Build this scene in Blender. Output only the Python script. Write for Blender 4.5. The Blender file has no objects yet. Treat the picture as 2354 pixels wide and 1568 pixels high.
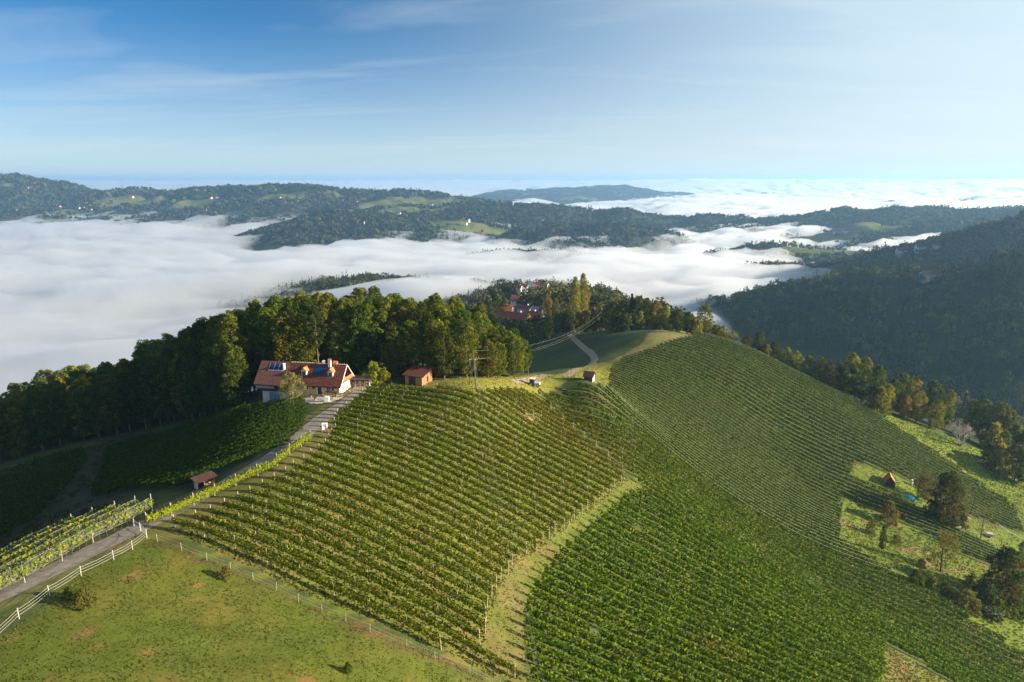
import bpy, bmesh, math, random
import numpy as np
from mathutils import Vector, Matrix

R = math.radians
SC = bpy.context.scene
COL = SC.collection
rng = np.random.default_rng(11)
random.seed(11)

# ------------------------------------------------------------------ camera, sky, sun, exposure
PITCH = R(13.2)
cam = bpy.data.cameras.new('camera'); camo = bpy.data.objects.new('camera', cam); COL.objects.link(camo)
cam.sensor_width = 36.0; cam.lens = 24.012
cam.clip_start = 0.5; cam.clip_end = 150000
camo.location = (0, 0, 0); camo.rotation_euler = (R(90) - PITCH, 0, 0)
SC.camera = camo

SUN_EL, SUN_AZ = 16.0, 98.0          # azimuth measured clockwise from +Y
W = bpy.data.worlds.new('World'); SC.world = W; W.use_nodes = True
nt = W.node_tree; nt.nodes.clear()
def N(t, kind, **kw):
    n = t.nodes.new(kind)
    for k, v in kw.items():
        setattr(n, k, v)
    return n
sky = N(nt, 'ShaderNodeTexSky', sky_type='NISHITA', sun_disc=False)
sky.sun_elevation = R(SUN_EL); sky.sun_rotation = R(SUN_AZ)
sky.altitude = 400; sky.air_density = 0.75; sky.dust_density = 0.05; sky.ozone_density = 4.0
tc = N(nt, 'ShaderNodeTexCoord')
sx = N(nt, 'ShaderNodeSeparateXYZ'); nt.links.new(tc.outputs['Generated'], sx.inputs[0])
zz = N(nt, 'ShaderNodeMath', operation='MAXIMUM'); nt.links.new(sx.outputs['Z'], zz.inputs[0]); zz.inputs[1].default_value = 0.0
zp = N(nt, 'ShaderNodeMath', operation='ADD'); nt.links.new(zz.outputs[0], zp.inputs[0]); zp.inputs[1].default_value = 0.12
px = N(nt, 'ShaderNodeMath', operation='DIVIDE'); nt.links.new(sx.outputs['X'], px.inputs[0]); nt.links.new(zp.outputs[0], px.inputs[1])
py = N(nt, 'ShaderNodeMath', operation='DIVIDE'); nt.links.new(sx.outputs['Y'], py.inputs[0]); nt.links.new(zp.outputs[0], py.inputs[1])
cb = N(nt, 'ShaderNodeCombineXYZ'); nt.links.new(px.outputs[0], cb.inputs[0]); nt.links.new(py.outputs[0], cb.inputs[1])
mp = N(nt, 'ShaderNodeMapping'); mp.inputs['Rotation'].default_value = (0, 0, R(-14)); mp.inputs['Scale'].default_value = (0.45, 1.7, 1)
nt.links.new(cb.outputs[0], mp.inputs[0])
nz = N(nt, 'ShaderNodeTexNoise'); nz.inputs['Scale'].default_value = 0.9; nz.inputs['Detail'].default_value = 7; nz.inputs['Roughness'].default_value = 0.55
nz.inputs['Distortion'].default_value = 0.7
nt.links.new(mp.outputs[0], nz.inputs['Vector'])
cr = N(nt, 'ShaderNodeMapRange'); cr.inputs[1].default_value = 0.49; cr.inputs[2].default_value = 0.80; cr.inputs[3].default_value = 0; cr.inputs[4].default_value = 0.60
nt.links.new(nz.outputs['Fac'], cr.inputs[0])
mx = N(nt, 'ShaderNodeMix', data_type='RGBA')
tint = N(nt, 'ShaderNodeVectorMath', operation='MULTIPLY'); nt.links.new(sky.outputs[0], tint.inputs[0]); tint.inputs[1].default_value = (0.29, 0.56, 0.64)
nt.links.new(cr.outputs[0], mx.inputs[0]); nt.links.new(tint.outputs['Vector'], mx.inputs[6]); mx.inputs[7].default_value = (3.4, 3.9, 4.3, 1)
# thin milky veil of high cloud, thickest towards the sun and the horizon
dt = N(nt, 'ShaderNodeVectorMath', operation='DOT_PRODUCT'); nt.links.new(tc.outputs['Generated'], dt.inputs[0]); dt.inputs[1].default_value = (math.sin(R(SUN_AZ)), math.cos(R(SUN_AZ)), 0)
v1 = N(nt, 'ShaderNodeMapRange', interpolation_type='SMOOTHSTEP'); v1.inputs[1].default_value = -0.50; v1.inputs[2].default_value = 0.76; v1.inputs[4].default_value = 0.88
nt.links.new(dt.outputs['Value'], v1.inputs[0])
v2 = N(nt, 'ShaderNodeMapRange'); v2.inputs[1].default_value = 0.0; v2.inputs[2].default_value = 0.20; v2.inputs[3].default_value = 0.80; v2.inputs[4].default_value = 0.0
nt.links.new(zz.outputs[0], v2.inputs[0])
v2p = N(nt, 'ShaderNodeMath', operation='POWER'); nt.links.new(v2.outputs[0], v2p.inputs[0]); v2p.inputs[1].default_value = 1.5
m1 = N(nt, 'ShaderNodeMix', data_type='RGBA'); nt.links.new(v1.outputs[0], m1.inputs[0]); nt.links.new(mx.outputs[2], m1.inputs[6]); m1.inputs[7].default_value = (4.7, 5.6, 5.85, 1)
mv = N(nt, 'ShaderNodeMix', data_type='RGBA'); nt.links.new(v2p.outputs[0], mv.inputs[0]); nt.links.new(m1.outputs[2], mv.inputs[6]); mv.inputs[7].default_value = (4.6, 4.8, 4.75, 1)
bg = N(nt, 'ShaderNodeBackground'); bg.inputs['Strength'].default_value = 0.06; nt.links.new(mv.outputs[2], bg.inputs[0])
wo = N(nt, 'ShaderNodeOutputWorld'); nt.links.new(bg.outputs[0], wo.inputs['Surface'])

sl = bpy.data.lights.new('sun', 'SUN'); sl.energy = 5.0; sl.angle = R(0.5); sl.color = (1.0, 0.83, 0.60)
so = bpy.data.objects.new('sun', sl); COL.objects.link(so)
sd = Vector((math.sin(R(SUN_AZ)) * math.cos(R(SUN_EL)), math.cos(R(SUN_AZ)) * math.cos(R(SUN_EL)), math.sin(R(SUN_EL))))
so.rotation_euler = sd.to_track_quat('Z', 'Y').to_euler()
so.location = sd * 300

SC.view_settings.view_transform = 'Standard'; SC.view_settings.look = 'None'
SC.view_settings.exposure = 1.66; SC.view_settings.gamma = 1.0
cy = SC.cycles
cy.max_bounces = 8; cy.diffuse_bounces = 3; cy.glossy_bounces = 2; cy.transmission_bounces = 3; cy.volume_bounces = 5; cy.transparent_max_bounces = 6
cy.use_denoising = True
cy.sample_clamp_indirect = 6
cy.use_adaptive_sampling = True; cy.adaptive_threshold = 0.012

# ------------------------------------------------------------------ helpers
S_ = 1024 / 2353.0; FPX = 683.0; cp, sp = math.cos(PITCH), math.sin(PITCH)
def ray(u, v):
    """direction (per metre of forward ground distance) of the photo point u, v"""
    d = (u * S_ - 512) / FPX; e = (341 - v * S_) / FPX
    y = cp + e * sp; z = -sp + e * cp
    return d / y, z / y
def P3(u, v, Y):
    a, b = ray(u, v)
    return (a * Y, Y, b * Y)

_perm = rng.random((256, 256))
def vnoise(x, y):
    x = np.asarray(x, float); y = np.asarray(y, float)
    xi = np.floor(x).astype(int); yi = np.floor(y).astype(int); fx = x - xi; fy = y - yi
    fx = fx * fx * (3 - 2 * fx); fy = fy * fy * (3 - 2 * fy)
    g = lambda i, j: _perm[i & 255, j & 255]
    return (g(xi, yi) * (1 - fx) + g(xi + 1, yi) * fx) * (1 - fy) + (g(xi, yi + 1) * (1 - fx) + g(xi + 1, yi + 1) * fx) * fy
def fbm(x, y, o=4):
    s = 0; a = 0.5; t = 0
    for k in range(o):
        s = s + a * vnoise(x * 2 ** k + 17.3 * k, y * 2 ** k + 5.1 * k); t += a; a *= 0.5
    return s / t

def tag(o, label=None, cat=None, group=None, kind=None):
    if label: o['label'] = label
    if cat: o['category'] = cat
    if group: o['group'] = group
    if kind: o['kind'] = kind
    return o
def link(name, me, m=None, parent=None):
    o = bpy.data.objects.new(name, me); COL.objects.link(o)
    if m is not None and me is not None and not me.materials: me.materials.append(m)
    if parent is not None: o.parent = parent
    return o
def empty(name, loc, label, cat, group=None, rz=0):
    o = bpy.data.objects.new(name, None); COL.objects.link(o); o.location = loc; o.rotation_euler = (0, 0, rz)
    o.empty_display_size = 0.2
    return tag(o, label, cat, group)
def copy_tree(o, parent=None):
    c = o.copy(); COL.objects.link(c)
    if parent is not None: c.parent = parent
    for ch in o.children: copy_tree(ch, c)
    return c

def npmesh(name, V, F, tint=None, smooth=False):
    """V (n,3), F (m,k) all faces of the same size"""
    me = bpy.data.meshes.new(name); F = np.asarray(F, np.int32); m, k = F.shape
    me.vertices.add(len(V)); me.vertices.foreach_set('co', np.asarray(V, np.float32).ravel())
    me.loops.add(m * k); me.loops.foreach_set('vertex_index', F.ravel())
    me.polygons.add(m); me.polygons.foreach_set('loop_start', np.arange(0, m * k, k, dtype=np.int32))
    if smooth: me.polygons.foreach_set('use_smooth', np.ones(m, bool))
    if tint is not None:
        dom = 'FACE' if len(tint) == m and len(tint) != len(V) else 'POINT'
        at = me.attributes.new('tint', 'FLOAT_COLOR', dom)
        at.data.foreach_set('color', np.c_[tint, np.ones(len(tint))].astype(np.float32).ravel())
    me.update(calc_edges=True)
    return me
def leaves(name, C, Nn, size, tint, asp=0.62):
    """kite-shaped leaf faces at C with normals Nn"""
    n = len(C); Nn = Nn / (np.linalg.norm(Nn, axis=1, keepdims=True) + 1e-9)
    r = rng.normal(size=(n, 3)); t = np.cross(Nn, r); t /= np.linalg.norm(t, axis=1, keepdims=True) + 1e-9
    b = np.cross(Nn, t); s = np.asarray(size).reshape(-1, 1) * np.ones((n, 1)) * 0.5
    P = np.stack([C + t * s, C + b * s * asp + t * s * 0.15, C - t * s, C - b * s * asp + t * s * 0.15], 1).reshape(-1, 3)
    return npmesh(name, P, np.arange(4 * n).reshape(n, 4), tint)

class MB:
    """collects boxes, tubes, slabs into one mesh"""
    def __init__(s): s.v = []; s.f = []
    def add(s, vs, fs):
        o = len(s.v); s.v += [tuple(q) for q in vs]; s.f += [tuple(o + i for i in f) for f in fs]; return s
    def box(s, c, d, rz=0, rx=0, ry=0):
        m = Matrix.Translation(c) @ Matrix.Rotation(rz, 4, 'Z') @ Matrix.Rotation(ry, 4, 'Y') @ Matrix.Rotation(rx, 4, 'X')
        q = [m @ Vector((x * d[0] / 2, y * d[1] / 2, z * d[2] / 2)) for x in (-1, 1) for y in (-1, 1) for z in (-1, 1)]
        return s.add(q, [(0, 1, 3, 2), (4, 6, 7, 5), (0, 4, 5, 1), (2, 3, 7, 6), (0, 2, 6, 4), (1, 5, 7, 3)])
    def tube(s, p0, p1, r0, r1=None, n=8, cap=True):
        r1 = r0 if r1 is None else r1
        p0, p1 = Vector(p0), Vector(p1); d = (p1 - p0)
        if d.length < 1e-6: return s
        d.normalize(); a = d.orthogonal().normalized(); b = d.cross(a)
        q = []
        for p, r in ((p0, r0), (p1, r1)):
            for i in range(n):
                t = 2 * math.pi * i / n; q.append(p + (a * math.cos(t) + b * math.sin(t)) * r)
        f = [(i, (i + 1) % n, n + (i + 1) % n, n + i) for i in range(n)]
        if cap: f += [tuple(range(n - 1, -1, -1)), tuple(range(n, 2 * n))]
        return s.add(q, f)
    def path(s, pts, r, n=6):
        for a, b in zip(pts[:-1], pts[1:]): s.tube(a, b, r, r, n, False)
        return s
    def prism(s, prof, x0, x1):
        """profile of (y, z) points extruded along x"""
        k = len(prof)
        q = [(x0, y, z) for y, z in prof] + [(x1, y, z) for y, z in prof]
        return s.add(q, [tuple(range(k - 1, -1, -1)), tuple(range(k, 2 * k))] + [(i, (i + 1) % k, k + (i + 1) % k, k + i) for i in range(k)])
    def slab(s, q, t):
        """quad q thickened along its normal"""
        q = [Vector(p) for p in q]; n = (q[1] - q[0]).cross(q[2] - q[0]).normalized() * t
        k = len(q)
        return s.add([p for p in q] + [p + n for p in q], [tuple(range(k - 1, -1, -1)), tuple(range(k, 2 * k))] + [(i, (i + 1) % k, k + (i + 1) % k, k + i) for i in range(k)])
    def build(s, name, m=None, parent=None, smooth=False):
        me = bpy.data.meshes.new(name); me.from_pydata(s.v, [], s.f)
        bm = bmesh.new(); bm.from_mesh(me); bmesh.ops.recalc_face_normals(bm, faces=bm.faces); bm.to_mesh(me); bm.free()
        if smooth: me.polygons.foreach_set('use_smooth', [True] * len(me.polygons))
        me.update()
        return link(name, me, m, parent)

# ------------------------------------------------------------------ materials
def mat(name, col, rough=0.7, var=0.0, scale=4.0, bump=0.0, metal=0.0, col2=None, stretch=None, spec=0.3):
    m = bpy.data.materials.new(name); m.use_nodes = True; t = m.node_tree; b = t.nodes['Principled BSDF']
    b.inputs['Roughness'].default_value = rough; b.inputs['Metallic'].default_value = metal
    b.inputs['Specular IOR Level'].default_value = spec
    c = (*col, 1)
    if var or col2 or bump:
        co = N(t, 'ShaderNodeTexCoord'); mp = N(t, 'ShaderNodeMapping'); t.links.new(co.outputs['Object'], mp.inputs[0])
        if stretch: mp.inputs['Scale'].default_value = stretch
        nz = N(t, 'ShaderNodeTexNoise'); nz.inputs['Scale'].default_value = scale; nz.inputs['Detail'].default_value = 5
        t.links.new(mp.outputs[0], nz.inputs['Vector'])
        mr = N(t, 'ShaderNodeMapRange'); mr.inputs[1].default_value = 0.3; mr.inputs[2].default_value = 0.7
        t.links.new(nz.outputs['Fac'], mr.inputs[0])
        mi = N(t, 'ShaderNodeMix', data_type='RGBA')
        a = tuple(max(0, x * (1 - var)) for x in col); d = col2 if col2 else tuple(min(1, x * (1 + var)) for x in col)
        mi.inputs[6].default_value = (*a, 1); mi.inputs[7].default_value = (*d, 1)
        t.links.new(mr.outputs[0], mi.inputs[0]); t.links.new(mi.outputs[2], b.inputs['Base Color'])
        if bump:
            bp = N(t, 'ShaderNodeBump'); bp.inputs['Strength'].default_value = bump; bp.inputs['Distance'].default_value = 0.05
            t.links.new(nz.outputs['Fac'], bp.inputs['Height']); t.links.new(bp.outputs[0], b.inputs['Normal'])
    else:
        b.inputs['Base Color'].default_value = c
    return m
def leaf_mat(name, transl=0.35, var=0.25):
    m = bpy.data.materials.new(name); m.use_nodes = True; t = m.node_tree; t.nodes.clear()
    at = N(t, 'ShaderNodeAttribute', attribute_name='tint')
    oi = N(t, 'ShaderNodeObjectInfo')
    mr = N(t, 'ShaderNodeMapRange'); mr.inputs[3].default_value = 1 - var; mr.inputs[4].default_value = 1 + var
    t.links.new(oi.outputs['Random'], mr.inputs[0])
    hs = N(t, 'ShaderNodeHueSaturation'); t.links.new(at.outputs['Color'], hs.inputs['Color']); t.links.new(mr.outputs[0], hs.inputs['Value'])
    m2 = N(t, 'ShaderNodeMath', operation='MULTIPLY_ADD'); m2.inputs[1].default_value = 7.31; m2.inputs[2].default_value = 0
    t.links.new(oi.outputs['Random'], m2.inputs[0])
    fr = N(t, 'ShaderNodeMath', operation='FRACT'); t.links.new(m2.outputs[0], fr.inputs[0])
    mh = N(t, 'ShaderNodeMapRange'); mh.inputs[3].default_value = 0.5 - var * 0.10; mh.inputs[4].default_value = 0.5 + var * 0.06
    t.links.new(fr.outputs[0], mh.inputs[0]); t.links.new(mh.outputs[0], hs.inputs['Hue'])
    d = N(t, 'ShaderNodeBsdfDiffuse'); tr = N(t, 'ShaderNodeBsdfTranslucent'); ms = N(t, 'ShaderNodeMixShader'); ms.inputs[0].default_value = transl
    t.links.new(hs.outputs[0], d.inputs[0]); t.links.new(hs.outputs[0], tr.inputs[0])
    t.links.new(d.outputs[0], ms.inputs[1]); t.links.new(tr.outputs[0], ms.inputs[2])
    o = N(t, 'ShaderNodeOutputMaterial'); t.links.new(ms.outputs[0], o.inputs[0])
    return m
def ground_mat(name, s1, s2, amt=0.5, bump=0.6):
    m = bpy.data.materials.new(name); m.use_nodes = True; t = m.node_tree; b = t.nodes['Principled BSDF']
    b.inputs['Roughness'].default_value = 0.95; b.inputs['Specular IOR Level'].default_value = 0.1
    at = N(t, 'ShaderNodeAttribute', attribute_name='tint'); co = N(t, 'ShaderNodeTexCoord')
    v = None; hs = None
    for sc_, w in ((s1, 1.0), (s2, 0.8)):
        nz = N(t, 'ShaderNodeTexNoise'); nz.inputs['Scale'].default_value = sc_; nz.inputs['Detail'].default_value = 6; nz.inputs['Roughness'].default_value = 0.65
        t.links.new(co.outputs['Object'], nz.inputs['Vector'])
        mr = N(t, 'ShaderNodeMapRange'); mr.inputs[1].default_value = 0.3; mr.inputs[2].default_value = 0.7
        mr.inputs[3].default_value = 1 - amt * w; mr.inputs[4].default_value = 1 + amt * w
        t.links.new(nz.outputs['Fac'], mr.inputs[0])
        if v is None: v = mr
        else:
            k = N(t, 'ShaderNodeMath', operation='MULTIPLY'); t.links.new(v.outputs[0], k.inputs[0]); t.links.new(mr.outputs[0], k.inputs[1]); v = k
        last = nz
    mi = N(t, 'ShaderNodeVectorMath', operation='SCALE'); t.links.new(at.outputs['Color'], mi.inputs[0]); t.links.new(v.outputs[0], mi.inputs['Scale'])
    t.links.new(mi.outputs[0], b.inputs['Base Color'])
    bp = N(t, 'ShaderNodeBump'); bp.inputs['Strength'].default_value = bump; bp.inputs['Distance'].default_value = 0.25
    t.links.new(last.outputs['Fac'], bp.inputs['Height']); t.links.new(bp.outputs[0], b.inputs['Normal'])
    return m
M_LEAF = leaf_mat('foliage_leaf', 0.45, 0.25)
M_VINE = leaf_mat('vine_leaf', 0.28, 0.10)
M_FAR = leaf_mat('far_foliage', 0.2, 0.0)
M_GRASS = leaf_mat('grass_blade', 0.35, 0.0)
M_GROUND = ground_mat('meadow_ground', 0.35, 2.6, 0.20, 0.35)
M_HILL = ground_mat('hill_ground', 0.02, 0.15, 0.3, 0.2)
M_BARK = mat('bark', (0.10, 0.075, 0.055), 0.9, 0.35, 3, 0.5, stretch=(4, 4, 0.7))
M_PALEBARK = mat('pale_bark', (0.34, 0.31, 0.29), 0.85, 0.25, 4, 0.3)

# ------------------------------------------------------------------ the vineyard hill: height field through surveyed points
CP = [(0,1370,69),(330,1220,86),(650,1040,114),(740,975,129),(800,915,147),(955,885,157),(1095,895,152),(1228,887,170),(1350,880,181),
(1370,830,235),(1310,768,350),(1500,772,262),(1600,776,268),(1700,802,266),(1900,905,254),(2100,1025,240),(2330,1175,222),
(2050,1120,207),(1950,1200,183),(1470,1110,139),(680,1390,75),(1140,1568,71),(1150,1480,78),(1700,1568,88),(2030,1568,103),(2353,1568,128),
(2290,1400,150),(600,1568,59),(0,1568,55),(400,1400,70),(1000,1200,101),(1000,1000,132),(1200,1000,142),(1300,940,168),(1450,950,180),
(1600,1000,192),(1800,1000,219),(1700,1200,150),(1500,1350,107),(1900,1350,136),(2150,1350,150),
(475,1112,106),(600,935,150),(400,1000,168),(200,1100,150),(0,1250,118),(100,1160,136),(0,1090,160),
(1270,830,285),(1240,862,196),(1310,846,213),(1430,760,318),(2200,1010,256),(2340,1060,256)]
XYZ = [(-60,168,-51),(-20,172,-48.5),(20,174,-50),(-90,178,-66),(-140,190,-77),(-190,205,-88),(-120,250,-84),(-40,240,-64),(13,238,-69.5),(-10,215,-62),(-60,320,-98),(-170,330,-112),(-190,270,-99),(-270,260,-122),(-280,120,-112),
(20,400,-83),(60,400,-81),(-60,430,-120),(20,560,-97),(40,750,-160),(90,650,-142),(-80,620,-150),(190,650,-190),(150,480,-122),(230,420,-152),(100,345,-79),(160,345,-108),(118,308,-85),(150,306,-96),(190,304,-111),(230,300,-127),
(270,330,-118),(330,280,-138),(400,220,-165),(330,150,-140),(300,60,-150),(200,60,-118),(450,350,-220),(450,80,-200),(330,480,-190),(230,760,-190),(40,900,-165),(-150,850,-215),(-350,400,-215),(-400,120,-180),(-150,60,-82),(-95,45,-58),(0,20,-55),(90,20,-84),(-380,700,-240),(420,700,-240),(420,900,-250),(-200,20,-95),(500,150,-220),(500,20,-220),(-20,-10,-55),(-300,0,-135),(300,0,-165)]
_p = np.array([P3(*c) for c in CP] + XYZ, float)
_P = _p[:, :2] / 100.0; _n = len(_P)
def _U(r2): return np.where(r2 > 1e-9, r2 * np.log(r2 + 1e-12) * 0.5, 0)
_K = _U(((_P[:, None] - _P[None]) ** 2).sum(2)) + np.eye(_n) * 0.003
_Q = np.c_[np.ones(_n), _P]; _A = np.zeros((_n + 3, _n + 3)); _A[:_n, :_n] = _K; _A[:_n, _n:] = _Q; _A[_n:, :_n] = _Q.T
_W = np.linalg.solve(_A, np.r_[_p[:, 2], 0, 0, 0])
XS = np.concatenate([np.arange(-420, -140, 6), np.arange(-140, 240, 1.25), np.arange(240, 521, 6)])
YS = np.concatenate([np.arange(-20, 40, 6), np.arange(40, 300, 1.25), np.arange(300, 400, 3), np.arange(400, 901, 8)])
GX, GY = np.meshgrid(XS, YS, indexing='ij')
GZ = np.empty(GX.size); _q = np.c_[GX.ravel(), GY.ravel()] / 100
for i in range(0, len(_q), 20000):
    b_ = _q[i:i + 20000]; k_ = _U(((b_[:, None] - _P[None]) ** 2).sum(2))
    GZ[i:i + 20000] = k_ @ _W[:_n] + _W[_n] + b_ @ _W[_n + 1:]
GZ = GZ.reshape(GX.shape)
GZ += (fbm(GX / 14, GY / 14, 3) - 0.5) * 0.9
GZ = np.maximum(GZ, -255)
def H(x, y):
    x = np.clip(np.asarray(x, float), XS[0], XS[-1] - .01); y = np.clip(np.asarray(y, float), YS[0], YS[-1] - .01)
    i = np.clip(np.searchsorted(XS, x, 'right') - 1, 0, len(XS) - 2); j = np.clip(np.searchsorted(YS, y, 'right') - 1, 0, len(YS) - 2)
    fx = (x - XS[i]) / (XS[i + 1] - XS[i]); fy = (y - YS[j]) / (YS[j + 1] - YS[j])
    return (GZ[i, j] * (1 - fx) + GZ[i + 1, j] * fx) * (1 - fy) + (GZ[i, j + 1] * (1 - fx) + GZ[i + 1, j + 1] * fx) * fy
_YY = np.concatenate([np.arange(25, 400, 0.25), np.arange(400, 895, 1)])
def g(u, v, ymin=0):
    """the ground point of the hill seen at photo point u, v"""
    a, b = ray(u, v); h = H(a * _YY, _YY); ok = (b * _YY < h) & (_YY > ymin)
    i = int(np.argmax(ok)) if ok.any() else len(_YY) - 1
    y = _YY[i]; return np.array([a * y, y, h[i]])
def poly(pts): return np.array([g(*p)[:2] for p in pts])
def inside(px, py, pg):
    c = np.zeros(np.shape(px), bool); n = len(pg)
    for i in range(n):
        x0, y0 = pg[i]; x1, y1 = pg[(i + 1) % n]
        if y0 == y1: continue
        c ^= ((y0 > py) != (y1 > py)) & (px < (x1 - x0) * (py - y0) / (y1 - y0) + x0)
    return c
def pline_dist(px, py, pl):
    d = np.full(np.shape(px), 1e9)
    for (x0, y0), (x1, y1) in zip(pl[:-1], pl[1:]):
        L2 = (x1 - x0) ** 2 + (y1 - y0) ** 2; t = np.clip(((px - x0) * (x1 - x0) + (py - y0) * (y1 - y0)) / L2, 0, 1)
        d = np.minimum(d, np.hypot(px - x0 - t * (x1 - x0), py - y0 - t * (y1 - y0)))
    return d

# ------------------------------------------------------------------ plan outlines, read off the photograph through the surveyed hill
PL_PASTURE = poly([(-60,1500),(20,1455),(190,1315),(335,1240),(372,1246),(700,1388),(1140,1572),(1300,1640),(700,1700),(0,1700)])
PL_A = poly([(381,1216),(431,1206),(474,1193),(506,1178),(547,1156),(592,1131),(637,1108),(667,1085),(692,1070),(717,1053),(737,1038),(752,1025),(767,1000),(762,967),(797,942),(852,893),(905,898),(1000,901),(1095,909),(1225,903),(1446,1105),(1329,1192),(1251,1256),(1187,1296),(1147,1357),(1127,1407),(1112,1488),(1120,1512),(1211,1566),(1130,1556),(700,1366),(388,1224)])
PL_BC = poly([(1233,906),(1300,903),(1390,900),(1402,850),(1432,828),(1590,780),(1652,778),(1890,886),(2100,1012),(2335,1166),(2353,1230),(2420,1300),(2450,1620),(1600,1660),(1185,1640),(1210,1568),(1204,1494),(1200,1440),(1207,1380),(1241,1327),(1278,1283),(1365,1199),(1420,1155),(1480,1120),(1453,1102)])
PL_H1 = poly([(1966,1066),(1955,1100),(2060,1142),(2170,1215),(2260,1252),(2353,1300),(2400,1300),(2400,1240),(2230,1190),(2060,1096)])
PL_H2 = poly([(1938,1143),(1930,1250),(2100,1350),(2250,1442),(2360,1512),(2460,1560),(2460,1370),(2200,1272),(2080,1204)])
PL_H3 = poly([(2037,1485),(2030,1600),(2250,1640),(2180,1568)])
PL_BARE = poly([(1172,938),(1182,935),(1240,970),(1232,978)])
PL_STRIP = poly([(1490,1100),(1446,1105),(1329,1192),(1251,1256),(1187,1296),(1147,1357),(1127,1407),(1110,1488),(1105,1568),(1215,1568),(1210,1494),(1206,1440),(1213,1380),(1247,1327),(1284,1283),(1371,1199),(1426,1155),(1500,1120)])
PL_LAWN = poly([(860,890),(1000,876),(1200,866),(1360,836),(1420,835),(1400,902),(1240,907),(1095,911),(1000,893)])
PL_KNOLL = poly([(1390,835),(1480,785),(1590,760),(1660,776),(1590,782),(1432,828)])
PL_RIGHT = poly([(1900,890),(2100,975),(2353,1080),(2420,1200),(2350,1200),(2100,1012)])
PL_L1 = poly([(592,938),(704,928),(706,985),(645,1040),(565,1068),(505,1088),(440,1128),(300,1135),(205,1150),(240,1040),(330,1005),(500,955)])
PL_L2 = poly([(-60,1120),(190,1030),(205,1060),(95,1190),(-60,1270)])
ROAD = [(-130,1430),(0,1372),(110,1316),(215,1262),(305,1220),(345,1200),(420,1165),(520,1105),(620,1058),(690,1005),(735,965),(775,938),(812,912),(850,895)]
TRACK = [(1180,878),(1260,864),(1320,850),(1362,836),(1372,826),(1352,806),(1330,788),(1308,768)]

def road_curve(pts, step=1.2, it=12):
    q = np.array([g(*p) for p in pts]); s = np.r_[0, np.cumsum(np.hypot(*np.diff(q[:, :2], axis=0).T))]
    t = np.arange(0, s[-1], step); c = np.c_[np.interp(t, s, q[:, 0]), np.interp(t, s, q[:, 1])]
    for _ in range(it): c[1:-1] = (c[:-2] + 2 * c[1:-1] + c[2:]) / 4
    return c
RC = road_curve(ROAD); TC = road_curve(TRACK, 1.2, 70)

# ------------------------------------------------------------------ hill ground: albedo by what grows there
n1 = fbm(GX / 5, GY / 5, 4); n2 = fbm(GX / 1.7 + 40, GY / 1.7, 3); n3 = fbm(GX / 18 + 9, GY / 18, 3)
def blend(a, b, w): return a * (1 - w[..., None]) + np.array(b) * w[..., None]
T = np.empty(GX.shape + (3,)); T[:] = (0.065, 0.085, 0.024)
T = blend(T, (0.035, 0.050, 0.018), np.clip(n3 * 1.6 - .4, 0, 1))
jx, jy = GX + (n2 - .5) * 1.6, GY + (n1 - .5) * 1.6
m = inside(jx, jy, PL_A); T[m] = blend(np.full(T.shape, (0.118, 0.132, 0.024)), (0.145, 0.125, 0.034), np.clip((n1 - .48) * 5, 0, 1))[m]
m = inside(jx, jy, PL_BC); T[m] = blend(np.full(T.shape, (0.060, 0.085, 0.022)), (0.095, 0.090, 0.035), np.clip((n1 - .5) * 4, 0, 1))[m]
m = inside(jx, jy, PL_STRIP); T[m] = blend(np.full(T.shape, (0.108, 0.124, 0.024)), (0.140, 0.118, 0.040), np.clip((n1 - .45) * 5, 0, 1))[m]
m = inside(jx, jy, PL_LAWN); T[m] = blend(np.full(T.shape, (0.190, 0.190, 0.035)), (0.170, 0.145, 0.040), np.clip((n1 - .5) * 4, 0, 1))[m]
m = inside(jx, jy, PL_KNOLL); T[m] = blend(np.full(T.shape, (0.150, 0.150, 0.040)), (0.160, 0.120, 0.055), np.clip((n1 - .42) * 6, 0, 1))[m]
m = inside(jx, jy, PL_RIGHT); T[m] = blend(np.full(T.shape, (0.120, 0.165, 0.022)), (0.160, 0.150, 0.035), np.clip((n1 - .55) * 5, 0, 1))[m]
for pg in (PL_H1, PL_H2, PL_H3):
    m = inside(jx, jy, pg); T[m] = blend(np.full(T.shape, (0.098, 0.135, 0.018)), (0.170, 0.120, 0.060), np.clip((n1 - .63) * 6, 0, 1))[m]
m = inside(jx, jy, PL_H3); T[m] = blend(np.full(T.shape, (0.110, 0.115, 0.026)), (0.170, 0.110, 0.050), np.clip((n1 - .45) * 5, 0, 1))[m]
m = inside(jx, jy, PL_BARE); T[m] = (0.24, 0.15, 0.09)
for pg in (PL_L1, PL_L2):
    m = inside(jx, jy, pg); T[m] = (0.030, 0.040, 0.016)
PL_SCRUB = poly([(330,1000),(245,1035),(205,1150),(300,1138),(200,1190),(60,1280),(-60,1330),(-60,1265),(95,1190),(205,1062),(195,1030),(300,995)])
m = inside(jx, jy, PL_SCRUB); T[m] = blend(np.full(T.shape, (0.050, 0.045, 0.026)), (0.035, 0.042, 0.018), np.clip((n1 - .4) * 4, 0, 1))[m]
m = inside(jx, jy, PL_PASTURE)
pc = blend(np.full(T.shape, (0.078, 0.098, 0.014)), (0.108, 0.100, 0.020), np.clip((fbm(GX / 6 + 3, GY / 6, 4) - .50) * 4, 0, 1))
pc = blend(pc, (0.20, 0.105, 0.045), np.clip((fbm(GX / 2.2 + 31, GY / 2.2, 3) - .71) * 8, 0, .8))
pc = blend(pc, (0.080, 0.105, 0.020), np.clip((fbm(GX / 2.5 + 71, GY / 2.5, 3) - .56) * 6, 0, .6))
T[m] = pc[m]
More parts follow.
